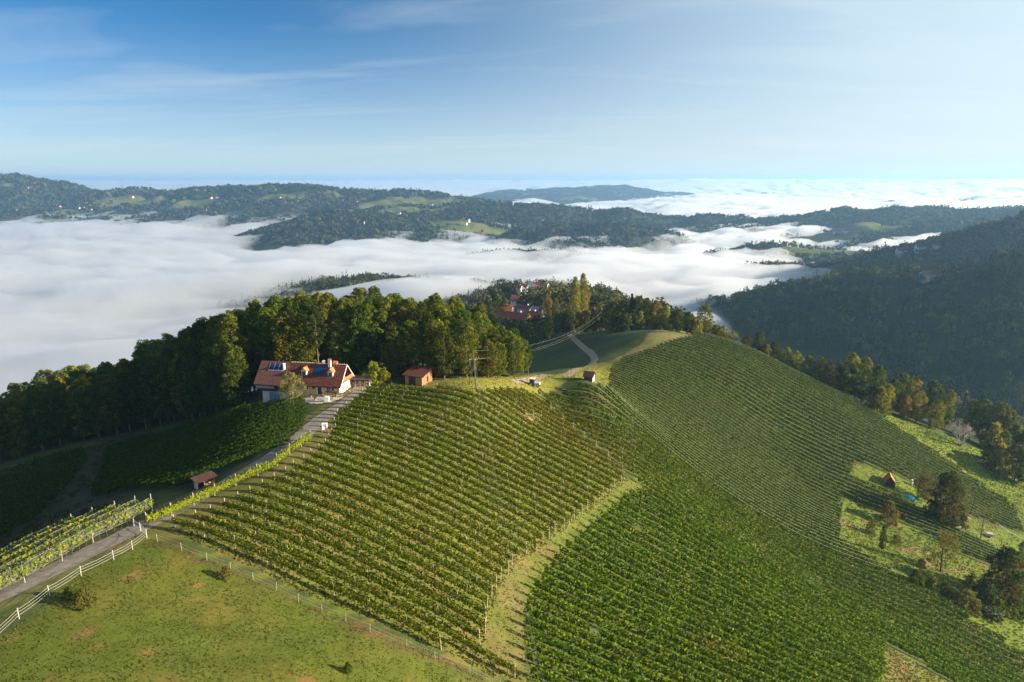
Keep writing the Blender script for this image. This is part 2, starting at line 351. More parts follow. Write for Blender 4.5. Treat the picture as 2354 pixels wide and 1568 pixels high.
rd = pline_dist(GX, GY, RC); m = (rd < 4.2) & ~inside(GX, GY, PL_PASTURE); T[m] = blend(T, (0.17, 0.15, 0.06), np.clip((n2 - .3) * 2, 0, 1))[m]
_hl = np.array([g(*p)[:2] for p in [(345,1205),(440,1168),(520,1128),(590,1100),(650,1062),(700,1030),(740,990)]])
hd_ = pline_dist(GX, GY, _hl); m = (hd_ < 7) & ~inside(jx, jy, PL_A) & ~inside(GX, GY, PL_PASTURE) & (GX > np.interp(GY, _hl[:, 1], _hl[:, 0])); T[m] = blend(np.full(T.shape, (0.110, 0.112, 0.026)), (0.140, 0.105, 0.045), np.clip((n1 - .45) * 5, 0, 1))[m]
_fl = np.array([g(*p)[:2] for p in [(372,1246),(475,1290),(582,1336),(700,1388),(850,1454),(1000,1518),(1150,1585)]]); fd_ = pline_dist(GX, GY, _fl)
m = (fd_ < .9) & ~inside(GX, GY, PL_PASTURE); T[m] = blend(T, (0.088, 0.125, 0.020), np.clip(n2 * 1.8 - .2, 0, 1))[m]
m = (fd_ < .5 + n2 * 1.3 - .35) & inside(GX, GY, PL_PASTURE); T[m] = blend(T, (0.095, 0.068, 0.030), np.clip(n1 * 1.6 - .2, 0, 1))[m]
nx, ny = GX.shape
idx = np.arange(nx * ny).reshape(nx, ny)
Fg = np.stack([idx[:-1, :-1], idx[1:, :-1], idx[1:, 1:], idx[:-1, 1:]], -1).reshape(-1, 4)
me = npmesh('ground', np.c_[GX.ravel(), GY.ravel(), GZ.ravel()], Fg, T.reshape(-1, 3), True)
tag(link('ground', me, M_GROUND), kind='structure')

def ribbon(name, c, half, m, lift=0.06, ncross=5, wob=0.25):
    d = np.gradient(c, axis=0); d /= np.linalg.norm(d, axis=1, keepdims=True); nn = np.c_[-d[:, 1], d[:, 0]]
    V = []
    for k in range(ncross):
        o = (k / (ncross - 1) * 2 - 1) * half
        w = wob * (vnoise(np.arange(len(c)) * .35 + 50 * k, np.zeros(len(c))) - .5) if k in (0, ncross - 1) else 0
        p = c + nn * np.reshape(o + w, (-1, 1)); V.append(np.c_[p, H(p[:, 0], p[:, 1]) + lift])
    V = np.stack(V, 1); n = len(c); ii = np.arange(n * ncross).reshape(n, ncross)
    F = np.stack([ii[:-1, :-1], ii[1:, :-1], ii[1:, 1:], ii[:-1, 1:]], -1).reshape(-1, 4)
    return tag(link(name, npmesh(name, V.reshape(-1, 3), F[:, ::-1], None, True), m), kind='structure')
M_ROAD = mat('worn_asphalt', (0.19, 0.165, 0.15), 0.9, 0.22, 1.2, 0.3, col2=(0.25, 0.22, 0.195))
M_TRACK = mat('gravel_track', (0.27, 0.21, 0.15), 0.95, 0.25, 1.5, 0.4)
ribbon('road', RC, 1.9, M_ROAD)
ribbon('gravel_track', TC, 1.35, M_TRACK, 0.06, 5)

# ------------------------------------------------------------------ far hills, one crest line per ridge (photo point, forward distance)
FOG_Z = -176.0
RID = [  # crest, front slope, back slope, tree height allowance
 ([(-400,394,4300),(-150,390,4000),(0,397,3800),(60,408,3750),(110,420,3700),(170,432,3700),(240,438,3700),(290,429,3650),(340,433,3700),(400,437,3700),(470,429,3600),(560,426,3600),(640,423,3550),(720,421,3600),(790,431,3600),(860,434,3500),(930,431,3500),(1000,438,3450),(1050,449,3450),(1100,475,3400),(1150,500,3400)], .30, 14),
 ([(600,560,2450),(650,532,2450),(700,508,2450),(760,486,2450),(800,482,2450),(870,489,2500),(940,492,2500),(1000,498,2480),(1060,506,2450),(1120,514,2450),(1190,518,2450),(1230,545,2450)], .30, 12),
 ([(830,490,2950),(870,472,2950),(930,470,2950),(990,482,2950),(1040,463,2950),(1100,459,2900),(1180,467,2850),(1260,466,2850),(1300,472,2850),(1340,482,2850),(1400,480,2800),(1500,489,2750),(1580,500,2750),(1620,520,2750)], .28, 12),
 ([(1150,560,2200),(1200,540,2200),(1260,528,2200),(1300,515,2200),(1340,513,2200),(1400,521,2180),(1440,540,2150)], .30, 10),
 ([(1030,612,1600),(1075,606,1600),(1140,604,1650),(1180,588,1650),(1210,577,1650),(1240,580,1650),(1270,600,1650)], .28, 10),
 ([(760,676,1080),(800,656,1080),(850,640,1060),(890,644,1050),(930,660,1040),(1000,664,1040),(1060,660,1030),(1120,656,1020),(1180,660,1000),(1230,675,980)], .25, 10),
 ([(1100,452,7200),(1130,448,7200),(1200,437,7200),(1290,433,7200),(1360,431,7200),(1405,428,7200),(1450,434,7200),(1545,444,7200),(1600,452,7200)], .2, 8),
 ([(1090,458,6300),(1120,452,6300),(1200,449,6300),(1310,449,6300),(1360,456,6300)], .2, 8),
 ([(1660,452,8500),(1690,448,8500),(1745,445,8500),(1790,449,8500),(1830,453,8500)], .2, 5),
 ([(2060,466,5400),(2110,463,5400),(2200,462,5400),(2320,464,5400),(2360,468,5400)], .2, 6),
 ([(1560,760,960),(1600,722,980),(1650,697,985),(1700,676,970),(1760,660,950),(1850,637,915),(1980,612,880),(2100,606,840),(2180,607,820),(2280,592,790),(2353,575,760),(2500,540,740),(2800,490,800),(3300,440,950)], .50, 12),
 ([(1560,665,1400),(1600,646,1380),(1680,628,1340),(1800,600,1280),(1900,595,1230),(2000,585,1200),(2120,556,1150),(2180,545,1140),(2240,528,1120),(2353,500,1080),(2600,450,1050),(3000,420,1100)], .42, 12),
 ([(1620,596,1720),(1660,584,1700),(1720,570,1680),(1800,556,1650),(1870,561,1620),(2000,566,1600),(2150,553,1550),(2300,530,1500)], .32, 12),
 ([(1700,562,2200),(1750,550,2150),(1850,536,2100),(1950,526,2050),(2050,510,2000),(2200,503,1950),(2350,505,1900),(2600,480,1800)], .28, 12),
 ([(1580,520,2750),(1610,512,2700),(1660,494,2650),(1700,501,2620),(1760,499,2600),(1900,487,2500),(2000,484,2450),(2100,479,2400),(2140,487,2380),(2250,486,2300),(2400,469,2200),(2700,450,2100)], .26, 12),
 ([(2150,500,3300),(2280,481,3200),(2353,473,3100),(2500,463,3000),(2800,450,2900)], .25, 10),
 ([(1225,712,640),(1262,690,650),(1295,664,655),(1325,650,652),(1350,646,650),(1380,651,648),(1405,662,645),(1440,690,640),(1480,735,630)], .60, 12),
 ([(1140,690,760),(1170,668,760),(1215,660,760),(1250,660,755),(1300,672,740),(1330,700,730)], .45, 6),
]
def far_h(x, y):
    z = np.full(x.shape, -300.0)
    gn = fbm(x / 150 + 3, y / 150 + 8, 4) - .5; gm = fbm(x / 420 + 13, y / 420, 3) - .5
    for pts, sl_, tr in RID:
        c = np.array([P3(*p) for p in pts]); c[:, 2] -= tr
        Y0 = c[:, 1].mean(); reach = 420 / sl_
        m = (x > c[:, 0].min() - reach) & (x < c[:, 0].max() + reach) & (y > c[:, 1].min() - reach) & (y < c[:, 1].max() + reach)
        if not m.any(): continue
        X, Yv = x[m], y[m]; best = np.full(X.shape, -400.0)
        for (x0, y0, z0), (x1, y1, z1) in zip(c[:-1], c[1:]):
            L2 = (x1 - x0) ** 2 + (y1 - y0) ** 2; t = np.clip(((X - x0) * (x1 - x0) + (Yv - y0) * (y1 - y0)) / L2, 0, 1)
            dd = np.hypot(X - x0 - t * (x1 - x0), Yv - y0 - t * (y1 - y0)); r = 16 + Y0 * .006
            k = np.minimum(dd / 90, 1)
            f = np.sqrt((dd * sl_) ** 2 + r * r) - r
            best = np.maximum(best, z0 + (z1 - z0) * t - f * (1 + 0.9 * gm[m]) + gn[m] * 40 * k * min(1.6, Y0 / 1300))
        z[m] = np.maximum(z[m], best)
    an_ = np.arctan2(x, y); rr_ = np.hypot(x, y)
    return np.maximum(z, -262 + 74 * np.clip((an_ - R(19)) / R(6), 0, 1) * np.clip((1000 - rr_) / 250, 0, 1) + (gn + gm) * 14)
AN = np.linspace(math.radians(-47), math.radians(50), 620)
RR = np.concatenate([np.geomspace(430, 4600, 430), np.geomspace(4650, 9500, 50)])
AA, RA_ = np.meshgrid(AN, RR, indexing='ij')
FX, FY = RA_ * np.sin(AA), RA_ * np.cos(AA)
FZ = far_h(FX, FY)
fieldn = fbm(FX / 170 + 60, FY / 170 + 21, 3); FIELD = (fieldn > .67) & (FY > 2900)
for (u, v, Y, rx) in [(1925,574,1600,75),(2080,552,1600,90),(1960,520,2050,130),(2310,640,800,35),(440,470,3300,80),(650,465,3300,70),(960,477,2850,110),(1085,512,2400,80),(930,482,3200,120),(300,465,3400,100)]:
    a, b = ray(u, v); FIELD |= ((FX - a * Y) ** 2 / (rx * 1.8) ** 2 + (FY - Y) ** 2 / rx ** 2) < 1
def gfar(u, v):
    a, b = ray(u, v); an = math.atan(a); i = int(np.clip(np.searchsorted(AN, an), 0, len(AN) - 1))
    y = RR * math.cos(an); z = b * y; ok = z < FZ[i]
    j = int(np.argmax(ok)) if ok.any() else 100
    return np.array([a * y[j], y[j], FZ[i, j]])
ft = np.empty(FX.shape + (3,)); ft[:] = (0.035, 0.045, 0.020)
ft[FIELD] = blend(np.full(ft.shape, (0.085, 0.110, 0.028)), (0.12, 0.11, 0.045), np.clip((fbm(FX / 60, FY / 60, 3) - .5) * 5, 0, 1))[FIELD]
na, nr = FX.shape; idx = np.arange(na * nr).reshape(na, nr)
Fh = np.stack([idx[:-1, :-1], idx[:-1, 1:], idx[1:, 1:], idx[1:, :-1]], -1).reshape(-1, 4)
tag(link('hills', npmesh('hills', np.c_[FX.ravel(), FY.ravel(), FZ.ravel()], Fh, ft.reshape(-1, 3), True), M_HILL), kind='structure')
bs = MB(); bs.add([(-17500, -1400, -266), (17500, -1400, -266), (17500, 18000, -266), (-17500, 18000, -266)], [(0, 1, 2, 3)])
tag(bs.build('terrain', mat('valley_floor', (0.06, 0.075, 0.03), 0.95, 0.3, 0.01)), kind='structure')

# ------------------------------------------------------------------ the woods on the far hills: nobody could count them
def far_wood():
    el = FZ / RA_; vis = np.ones(FX.shape, bool)
    run = np.maximum.accumulate(np.c_[np.full(na, -9.), el[:, :-1]], axis=1)
    vis = (FZ + 24) / RA_ > run - 0.002
    dr = np.gradient(RR)[None, :] * np.ones_like(FX); da = AN[1] - AN[0]; area = RA_ * da * dr
    sp_ = np.clip(6.2 + RA_ / 450, 7, 17)
    lam = area / sp_ ** 2 * (vis & (FZ > FOG_Z - 14) & (np.abs(AA) < R(41)))
    lam = lam * np.where(FIELD, 0.03, 1.0) * np.where(fbm(FX / 90 + 7, FY / 90, 2) > .36, 1, .45)
    cnt = rng.poisson(np.minimum(lam, 30)).ravel()
    ci = np.repeat(np.arange(na * nr), cnt)
    x = FX.ravel()[ci]; y = FY.ravel()[ci]; z = FZ.ravel()[ci]; r = RA_.ravel()[ci]
    jr = rng.normal(size=len(ci)) * .4 * dr.ravel()[ci]; ja = (rng.random(len(ci)) - .5) * da * r
    an = AA.ravel()[ci]
    x2 = x + np.sin(an) * jr + np.cos(an) * ja; y2 = y + np.cos(an) * jr - np.sin(an) * ja
    # the wooded ground behind the crest of the vineyard hill
    gx, gy = np.meshgrid(np.arange(-160, 470, 6.2), np.arange(330, 895, 6.2)); gx = gx.ravel() + rng.normal(size=gx.size) * 1.8; gy = gy.ravel() + rng.normal(size=gy.size) * 1.8
    gz = H(gx, gy); k = (gz > FOG_Z - 12) & (gy > 356 + np.abs(gx - 60) * .35 * (gx < 230)) & (np.hypot((gx - 18) / 42, (gy - 430) / 55) > 1) & (np.hypot(gx - 8, gy - 550) > 26)
    k &= (far_h(gx, gy) < gz + 3) & (gx < 120) & (gx > 8) & (gy < 610)
    x2 = np.r_[x2, gx[k]]; y2 = np.r_[y2, gy[k]]; z = np.r_[z, gz[k]]; x = np.r_[x, gx[k]]; y = np.r_[y, gy[k]]; r = np.r_[r, np.full(k.sum(), 500.)]; ci = np.r_[ci, np.zeros(k.sum(), int)]
    Cs, Ns, Ss, Ts = [], [], [], []
    con = rng.random(len(ci)) < np.where(r == 500, .03, 1) * np.where(fbm(x / 200 + 90, y / 200, 2) > .55, .5, .08)
    h = np.clip(rng.normal(11, 2.5, len(ci)), 6, 18) + con * 3
    wd = np.where(con, 2.6, rng.uniform(3.6, 6.6, len(ci))) * np.clip((5.0 + r / 420) / 7, 1, 2.0) ** .8
    pal = .85 * np.array([(0.045,0.060,0.016),(0.060,0.075,0.018),(0.080,0.085,0.020),(0.105,0.095,0.022),(0.130,0.085,0.025),(0.036,0.050,0.018),(0.115,0.115,0.030)])
    tb = pal[rng.choice(7, len(ci), p=[.28, .26, .16, .09, .05, .10, .06])]; gp = (fbm(x / 45 + 3, y / 45 + 3, 3) > .56) & (rng.random(len(ci)) < .5); tb[gp] = pal[rng.choice([2, 3, 6, 6], gp.sum())] * 1.25; tb *= (.7 + .75 * fbm(x / 28, y / 28 + 40, 2))[:, None]; tb[con] = (0.022, 0.034, 0.014); tb[r > 1500] *= np.array([.62, .72, .9])  # woods beyond mid distance cooled and darkened, aerial haze put into leaf colour
    for r0, r1, nq in ((0, 820, 88), (820, 1150, 54), (1150, 1800, 20), (1800, 2800, 10), (2800, 9999, 6)):
        k = np.where((r >= r0) & (r < r1))[0]
        if not len(k): continue
        d = rng.normal(size=(len(k), nq, 3)); d[..., 2] = np.abs(d[..., 2]) * 1.0 + .1 * d[..., 2]; d /= np.linalg.norm(d, axis=2, keepdims=True)
        rad = rng.uniform(.7, 1.08, (len(k), nq, 1)); hh = h[k][:, None]; w = wd[k][:, None]
        px_ = d[..., 0] * rad[..., 0]; py_ = d[..., 1] * rad[..., 0]; pz_ = d[..., 2] * rad[..., 0]
        cn = con[k][:, None]; tz = rng.random((len(k), nq))
        zc = np.where(cn, hh * (.1 + .95 * tz), hh * .35 + pz_ * hh * .62); wc = np.where(cn, w * (1.05 - tz) * 1.2, w)
        C = np.stack([x2[k][:, None] + px_ * wc, y2[k][:, None] + py_ * wc, z[k][:, None] + zc], -1)
        Cs.append(C.reshape(-1, 3)); Ns.append((d + rng.normal(size=d.shape) * .45).reshape(-1, 3))
        Ss.append((w * (2.6 / math.sqrt(nq)) * rng.uniform(.8, 1.35, (len(k), nq)) * 1.25).ravel())
        Ts.append((tb[k][:, None, :] * rng.uniform(.65, 1.4, (len(k), nq, 1))).reshape(-1, 3))
    C = np.concatenate(Cs); print('far wood trees', len(ci), 'faces', len(C))
    me = leaves('forest', C, np.concatenate(Ns), np.concatenate(Ss), np.concatenate(Ts), .9)
    return link('forest', me, M_FAR)
tag(far_wood(), 'dark mixed woods covering the misty hills beyond the valley fog', 'forest', kind='stuff')

# ------------------------------------------------------------------ valley fog (a closed body of cloud) and the air
def fog_body():
    an = np.linspace(R(-75), R(75), 300); rr = np.concatenate([np.geomspace(300, 6000, 300), np.geomspace(6080, 17000, 60)])
    A_, R2 = np.meshgrid(an, rr, indexing='ij'); x = R2 * np.sin(A_); y = R2 * np.cos(A_)
    c, s = math.cos(.5), math.sin(.5); xr, yr = x * c + y * s, -x * s + y * c
    k = np.clip(R2 / 900, .5, 2.0)
    z = FOG_Z + (fbm(xr / 300, yr / 150, 4) - .5) * 46 * k + (fbm(xr / 1500 + 5, yr / 900, 3) - .5) * 34 * np.minimum(k, 2) + (fbm(xr / 75 + 9, yr / 45, 3) - .5) * 18 * np.minimum(k, 2)
    a = math.radians(13)
    for (u, v, Y, hgt, rx, ry) in [(1690,672,1020,16,90,70),(1730,600,1560,26,120,90),(1060,655,800,34,120,120),(890,660,900,24,150,110),(1720,640,1250,12,120,80),(1560,640,1250,10,200,150)]:
        q = P3(u, v, Y); z += hgt * np.exp(-((x - q[0]) / rx) ** 2 - ((y - q[1]) / ry) ** 2)
    z += 7 * np.clip((A_ - R(10)) / R(5), 0, 1) * np.clip((R2 - 1350) / 250, 0, 1)
    z += 15 * np.clip((A_ - R(9)) / R(4), 0, 1) * np.clip((R2 - 1900) / 200, 0, 1)
    z -= 112 * np.clip((A_ - R(17)) / R(9), 0, 1) * np.clip((1150 - R2) / 350, 0, 1)
    z = np.minimum(z, -60); e_ = np.clip((R2 - 9000) / 6000, 0, 1); z = z + 172 * e_ * e_ * (3 - 2 * e_)
    n1_, n2_ = x.shape; top = np.c_[x.ravel(), y.ravel(), z.ravel()]; bot = top.copy(); bot[:, 2] = -290
    i = np.arange(n1_ * n2_).reshape(n1_, n2_); o = n1_ * n2_
    F = [np.stack([i[:-1, :-1], i[:-1, 1:], i[1:, 1:], i[1:, :-1]], -1).reshape(-1, 4)]
    F.append(F[0][:, ::-1] + o)
    loop = np.concatenate([i[:, 0], i[-1, 1:], i[-2::-1, -1], i[0, -2:0:-1]]); nx_ = np.roll(loop, -1)
    F.append(np.stack([nx_, loop, loop + o, nx_ + o], -1)[:, ::-1])
    F = np.concatenate(F)[:, ::-1]
    me = npmesh('fog', np.r_[top, bot], F, None, False)
    return me
def volume(name, col, dens, g_):
    m = bpy.data.materials.new(name); m.use_nodes = True; t = m.node_tree; t.nodes.clear()
    v = N(t, 'ShaderNodeVolumePrincipled'); v.inputs['Color'].default_value = (*col, 1); v.inputs['Density'].default_value = dens; v.inputs['Anisotropy'].default_value = g_
    o = N(t, 'ShaderNodeOutputMaterial'); t.links.new(v.outputs[0], o.inputs['Volume'])
    m.cycles.homogeneous_volume = True if hasattr(m.cycles, 'homogeneous_volume') else False
    return m
tag(link('fog', fog_body(), volume('fog_volume', (0.875, 0.905, 0.95), 0.032, 0.5)), 'white sea of fog filling the valley between the hills', 'fog', kind='stuff')
hz = MB(); hz.box((0, 8500, -103), (36000, 20000, 386))
tag(hz.build('haze', volume('haze_volume', (0.34, 0.63, 1.0), 0.95e-4, 0.4)), 'thin blue morning haze over the hills', 'haze', kind='stuff')

# ------------------------------------------------------------------ trees: one mesh pair (trunk, crown) per kind, copied per tree
G_DK, G_MD, G_OL, G_YL, G_OR, G_RU, G_BR = (0.040,0.062,0.016), (0.068,0.090,0.018), (0.105,0.118,0.022), (0.190,0.155,0.026), (0.215,0.130,0.026), (0.150,0.075,0.030), (0.120,0.085,0.036)
def mixpal(pal, n):
    c = np.array([p for p, w in pal]); w = np.array([w for p, w in pal], float); return c[rng.choice(len(c), n, p=w / w.sum())]
def limbs(mb, h, rad, base, n, r0, lean=0.3):
    top = Vector((rng.normal() * lean, rng.normal() * lean, h * .86)); mid = Vector((top.x * .4 + rng.normal() * .15, top.y * .4 + rng.normal() * .15, h * .45))
    mb.tube((0, 0, -.6), (0, 0, h * .03), r0 * 1.35, r0 * 1.05, 8, False); mb.tube((0, 0, h * .03), mid, r0 * 1.05, r0 * .7, 8, False); mb.tube(mid, top, r0 * .7, r0 * .12, 7, False)
    for i in range(n):
        t = base + (0.92 - base) * (i + .5) / n; a = i * 2.4 + rng.normal() * .4
        p = mid * (t / .45) if t < .45 else mid.lerp(top, min(1, (t - .45) / .41))
        p = Vector((p.x, p.y, h * t * .95)); L = rad * (1.05 - .5 * t) * rng.uniform(.7, 1)
        q = p + Vector((math.cos(a) * L * .55, math.sin(a) * L * .55, L * .3)); e = q + Vector((math.cos(a + .3) * L * .45, math.sin(a + .3) * L * .45, L * .3))
        mb.tube(p, q, r0 * .32 * (1 - t * .5), r0 * .18, 5, False); mb.tube(q, e, r0 * .18, r0 * .05, 5, False)
def crown_mesh(name, h, rad, base, pal, ncl, nlf, lf, prof='round', flat=.8, rough=.35):
    t = (np.arange(ncl) + rng.random(ncl)) / ncl
    if prof == 'round': Rr = np.sin(np.pi * np.clip(t * .86 + .10, 0, 1)) ** .6
    elif prof == 'wide': Rr = np.sin(np.pi * np.clip(t * .72 + .22, 0, 1)) ** .5
    elif prof == 'cone': Rr = (1.02 - t) ** .85
    elif prof == 'col': Rr = np.minimum(1, (t + .05) * 5) * (1.02 - t ** 3) ** .7
    elif prof == 'bush': Rr = np.cos(t * 1.45) ** .6
    a = np.arange(ncl) * 2.39996 + rng.normal(size=ncl) * .5; lump = .58 + .68 * vnoise(np.cos(a) * 1.2 + 5 + t * 2, np.sin(a) * 1.2 + 8 + 10 * rng.random())
    rho = np.sqrt(rng.uniform(.25, 1, ncl)) * Rr * rad * lump * (1 if prof != 'cone' else .95)
    rc = rad * rng.uniform(.15, .36, ncl) * (.5 + .5 * Rr)
    if prof == 'col': rc = rad * rng.uniform(.35, .6, ncl) * (.5 + .5 * Rr)
    c = np.c_[np.cos(a) * np.maximum(rho - rc * .5, 0), np.sin(a) * np.maximum(rho - rc * .5, 0), h * (base + (1 - base) * t) - rc * .4]
    k = np.repeat(np.arange(ncl), nlf); n = len(k)
    d = rng.normal(size=(n, 3)); d[:, 2] += .35; d += .6 * np.c_[np.cos(a[k]), np.sin(a[k]), np.zeros(n)] * (rho[k] / rad)[:, None]; d /= np.linalg.norm(d, axis=1, keepdims=True)
    C = c[k] + d * (rc[k] * rng.uniform(.55, 1.12, n) ** .7)[:, None] * np.array([1, 1, flat])
    clt = mixpal(pal, ncl); T_ = clt[k] * rng.uniform(.72, 1.32, (n, 1)); j = rng.random(n) < .3; T_[j] = mixpal(pal, j.sum()) * rng.uniform(.8, 1.25, (j.sum(), 1))
    T_ *= np.array([1.02, 1.14, .75])
    return leaves(name, C, d + rng.normal(size=(n, 3)) * rough * 1.6, lf * rng.uniform(.7, 1.35, n), T_)
KIND = {}
def kind(key, tname, h, rad, base, pal, ncl, nlf, lf, prof='round', r0=None, n=9, bark=None, flat=.8):
    mb = MB(); limbs(mb, h, rad, max(base, .15), n, r0 or h * .014)
    tr = bpy.data.meshes.new('trunk'); tr.from_pydata(mb.v, [], mb.f); tr.polygons.foreach_set('use_smooth', [True] * len(tr.polygons)); tr.materials.append(bark or M_BARK)
    cm = crown_mesh('crown', h, rad, base, pal, ncl, nlf, lf, prof, flat); cm.materials.append(M_LEAF)
    KIND.setdefault(key, []).append((tname, h, tr, cm))
DKP = [(G_DK, 5), (G_MD, 4), (G_OL, 1)]; MDP = [(G_DK, 2), (G_MD, 5), (G_OL, 3), (G_YL, .4)]; OLP = [(G_MD, 2), (G_OL, 5), (G_YL, 1.5), (G_OR, .3)]
YLP = [(G_OL, 2), ((0.26,0.21,0.03), 5), (G_OR, .6), ((0.17,0.18,0.025), 3)]; ORP = [((0.25,0.16,0.028), 4), (G_YL, 3), (G_BR, 1), (G_OL, 1)]; RUP = [(G_RU, 3), (G_BR, 4), (G_OR, 1.5), (G_OL, 1.5)]
for _ in range(3): kind('dark', 'broadleaf_tree', 20, 4.9, .18, DKP, 112, 54, .50)
for _ in range(3): kind('mid', 'broadleaf_tree', 20, 4.9, .14, MDP, 112, 54, .50)
for _ in range(3): kind('olive', 'broadleaf_tree', 20, 4.9, .12, OLP, 112, 54, .50)
for _ in range(2): kind('gold', 'broadleaf_tree', 14, 4.2, .10, YLP, 70, 56, .48)
for _ in range(2): kind('orange', 'broadleaf_tree', 12, 3.8, .10, ORP, 64, 54, .46)
kind('tall', 'broadleaf_tree', 22, 3.6, .42, MDP, 60, 60, .5, r0=.26)
kind('spruce', 'spruce_tree', 20, 3.4, .08, [((0.020,0.034,0.013), 5), ((0.034,0.048,0.016), 3)], 120, 36, .5, 'cone', flat=.5)
kind('pine', 'pine_tree', 23, 3.4, .48, [((0.030,0.045,0.016), 5), ((0.05,0.065,0.02), 2)], 40, 70, .45, 'round', r0=.24, bark=mat('pine_bark', (0.15, 0.10, 0.07), .9, .3, 3, .4))
kind('poplar', 'poplar_tree', 25, 2.6, .05, [(G_OL, 4), ((0.25,0.20,0.03), 5)], 110, 48, .42, 'col', n=6, flat=1.3)
for _ in range(2): kind('bush', 'bush', 4, 2.6, .02, MDP, 40, 50, .34, 'bush', r0=.08, n=5)
kind('goldbush', 'bush', 4, 2.6, .02, YLP, 40, 50, .34, 'bush', r0=.08, n=5)
kind('rustbush', 'bush', 3.4, 2.4, .02, [(G_BR, 4), (G_OL, 3), (G_RU, 1)], 34, 40, .3, 'bush', r0=.08, n=5)
kind('rust', 'broadleaf_tree', 12, 5.0, .16, RUP, 80, 60, .42, 'wide')
kind('rustgreen', 'broadleaf_tree', 12, 4.6, .10, [(G_RU, 2), (G_BR, 2), (G_DK, 3), (G_MD, 2)], 80, 60, .42, 'round')
kind('orchard', 'fruit_tree', 9, 3.9, .24, [(G_BR, 3), (G_OL, 3), (G_RU, 1), (G_YL, 1)], 46, 44, .32, 'wide', r0=.2, n=12)
kind('willow', 'ornamental_tree', 8.5, 3.3, .26, [((0.22,0.19,0.085), 4), ((0.17,0.15,0.07), 3), ((0.28,0.23,0.10), 2)], 60, 70, .26, 'wide', r0=.14, n=12, bark=M_PALEBARK)
kind('thin', 'bare_tree', 9, 3.2, .2, [(G_BR, 3), ((0.14,0.11,0.08), 4), (G_OL, 1)], 40, 26, .24, 'round', r0=.16, n=16)
def bare_mesh(h):
    mb = MB()
    def br(p, d, L, r, k):
        q = p + d * L; mb.tube(p, q, r, r * .66, 6 if k > 2 else 4, False)
        if k == 0: return
        for i in range(3 if k > 1 else 4):
            e = (d + Vector(rng.normal(size=3)) * .46 + Vector((0, 0, .16))).normalized(); br(p.lerp(q, rng.uniform(.55, 1)), e, L * rng.uniform(.6, .82), r * .58, k - 1)
    for i in range(5):
        a = i * 1.257 + .3; br(Vector((math.cos(a) * .3, math.sin(a) * .3, 0)), Vector((math.cos(a) * .38, math.sin(a) * .38, 1)).normalized(), h * .30, .20, 4)
    mb.tube((0, 0, -.6), (0, 0, h * .06), .6, .42, 9, False)
    me = bpy.data.meshes.new('trunk'); me.from_pydata(mb.v, [], mb.f); me.materials.append(M_PALEBARK); return me
TREES = []
def tree(key, x, y, h, label, cat, group, w=1.0, sink=.1, z=None):
    tname, h0, tr, cm = KIND[key][int(rng.integers(len(KIND[key])))]
    s = h / h0; r = empty(tname, (x, y, (float(H(x, y)) if z is None else z) - sink), label, cat, group, rng.uniform(0, 6.28))
    r.scale = (s * w, s * w, s)
    link('trunk', tr, None, r); link('crown', cm, None, r); TREES.append(r); return r
def tree_uv(u, vb, vt, key, label, cat='tree', group=None, Y=None, w=None, ymax=330):
    q = g(u, vb)
    if Y is not None or q[1] > ymax:
        Y = Y or ymax; a, b = ray(u, vb); q = np.array([a * Y, Y, float(H(a * Y, Y))])
    a, b = ray(u, vt); h = float(np.clip(b * q[1] - q[2], 1.2, 33 if key == 'poplar' else 27))
    h0 = KIND[key][0][1]
    if w is None: w = float(np.clip((h0 / h) ** .35, .75, 1.35))
    return tree(key, q[0], q[1], h, label, cat, group, w)

# the wood behind the farmhouse: trees whose tops make the outline seen against the fog
SIL = np.array([(-120,905),(0,905),(50,898),(100,880),(150,862),(220,845),(290,816),(360,772),(400,752),(440,735),(470,716),(520,706),(600,690),(690,661),(760,656),(800,664),(880,664),(940,676),(1010,674),(1080,688),(1112,718),(1135,742),(1170,748),(1200,762),(1218,800),(1230,850)], float)
FR = np.array([g(*p)[:2] for p in [(-80,1078),(0,1066),(60,1048),(150,1022),(240,1002),(330,986),(430,963),(520,946),(572,938)]] + [(-61, 163), (-48, 165), (-35, 168), (-27, 166)] + [g(*p)[:2] for p in [(1000,870),(1060,869),(1120,868),(1165,866),(1205,865)]])
forest_pts = []
ss = np.r_[0, np.cumsum(np.hypot(*np.diff(FR, axis=0).T))]
row = 0
for off, step, dep in ((0, 5.0, 'f'), (6, 5.6, 'm'), (13, 6.2, 'm'), (21, 6.6, 'b'), (30, 7, 'b'), (40, 8, 'b')):
    for t in np.arange(rng.uniform(0, 3), ss[-1], step):
        x = np.interp(t, ss, FR[:, 0]) + rng.normal() * 1.1; y = np.interp(t, ss, FR[:, 1]) + off + rng.normal() * 1.1
        if x > 2 and off > 25: continue
        if -62 < x < -32 and y < 161: continue
        forest_pts.append((x, y, dep, off))
WOOD = 'trees of the wood behind the farmhouse'
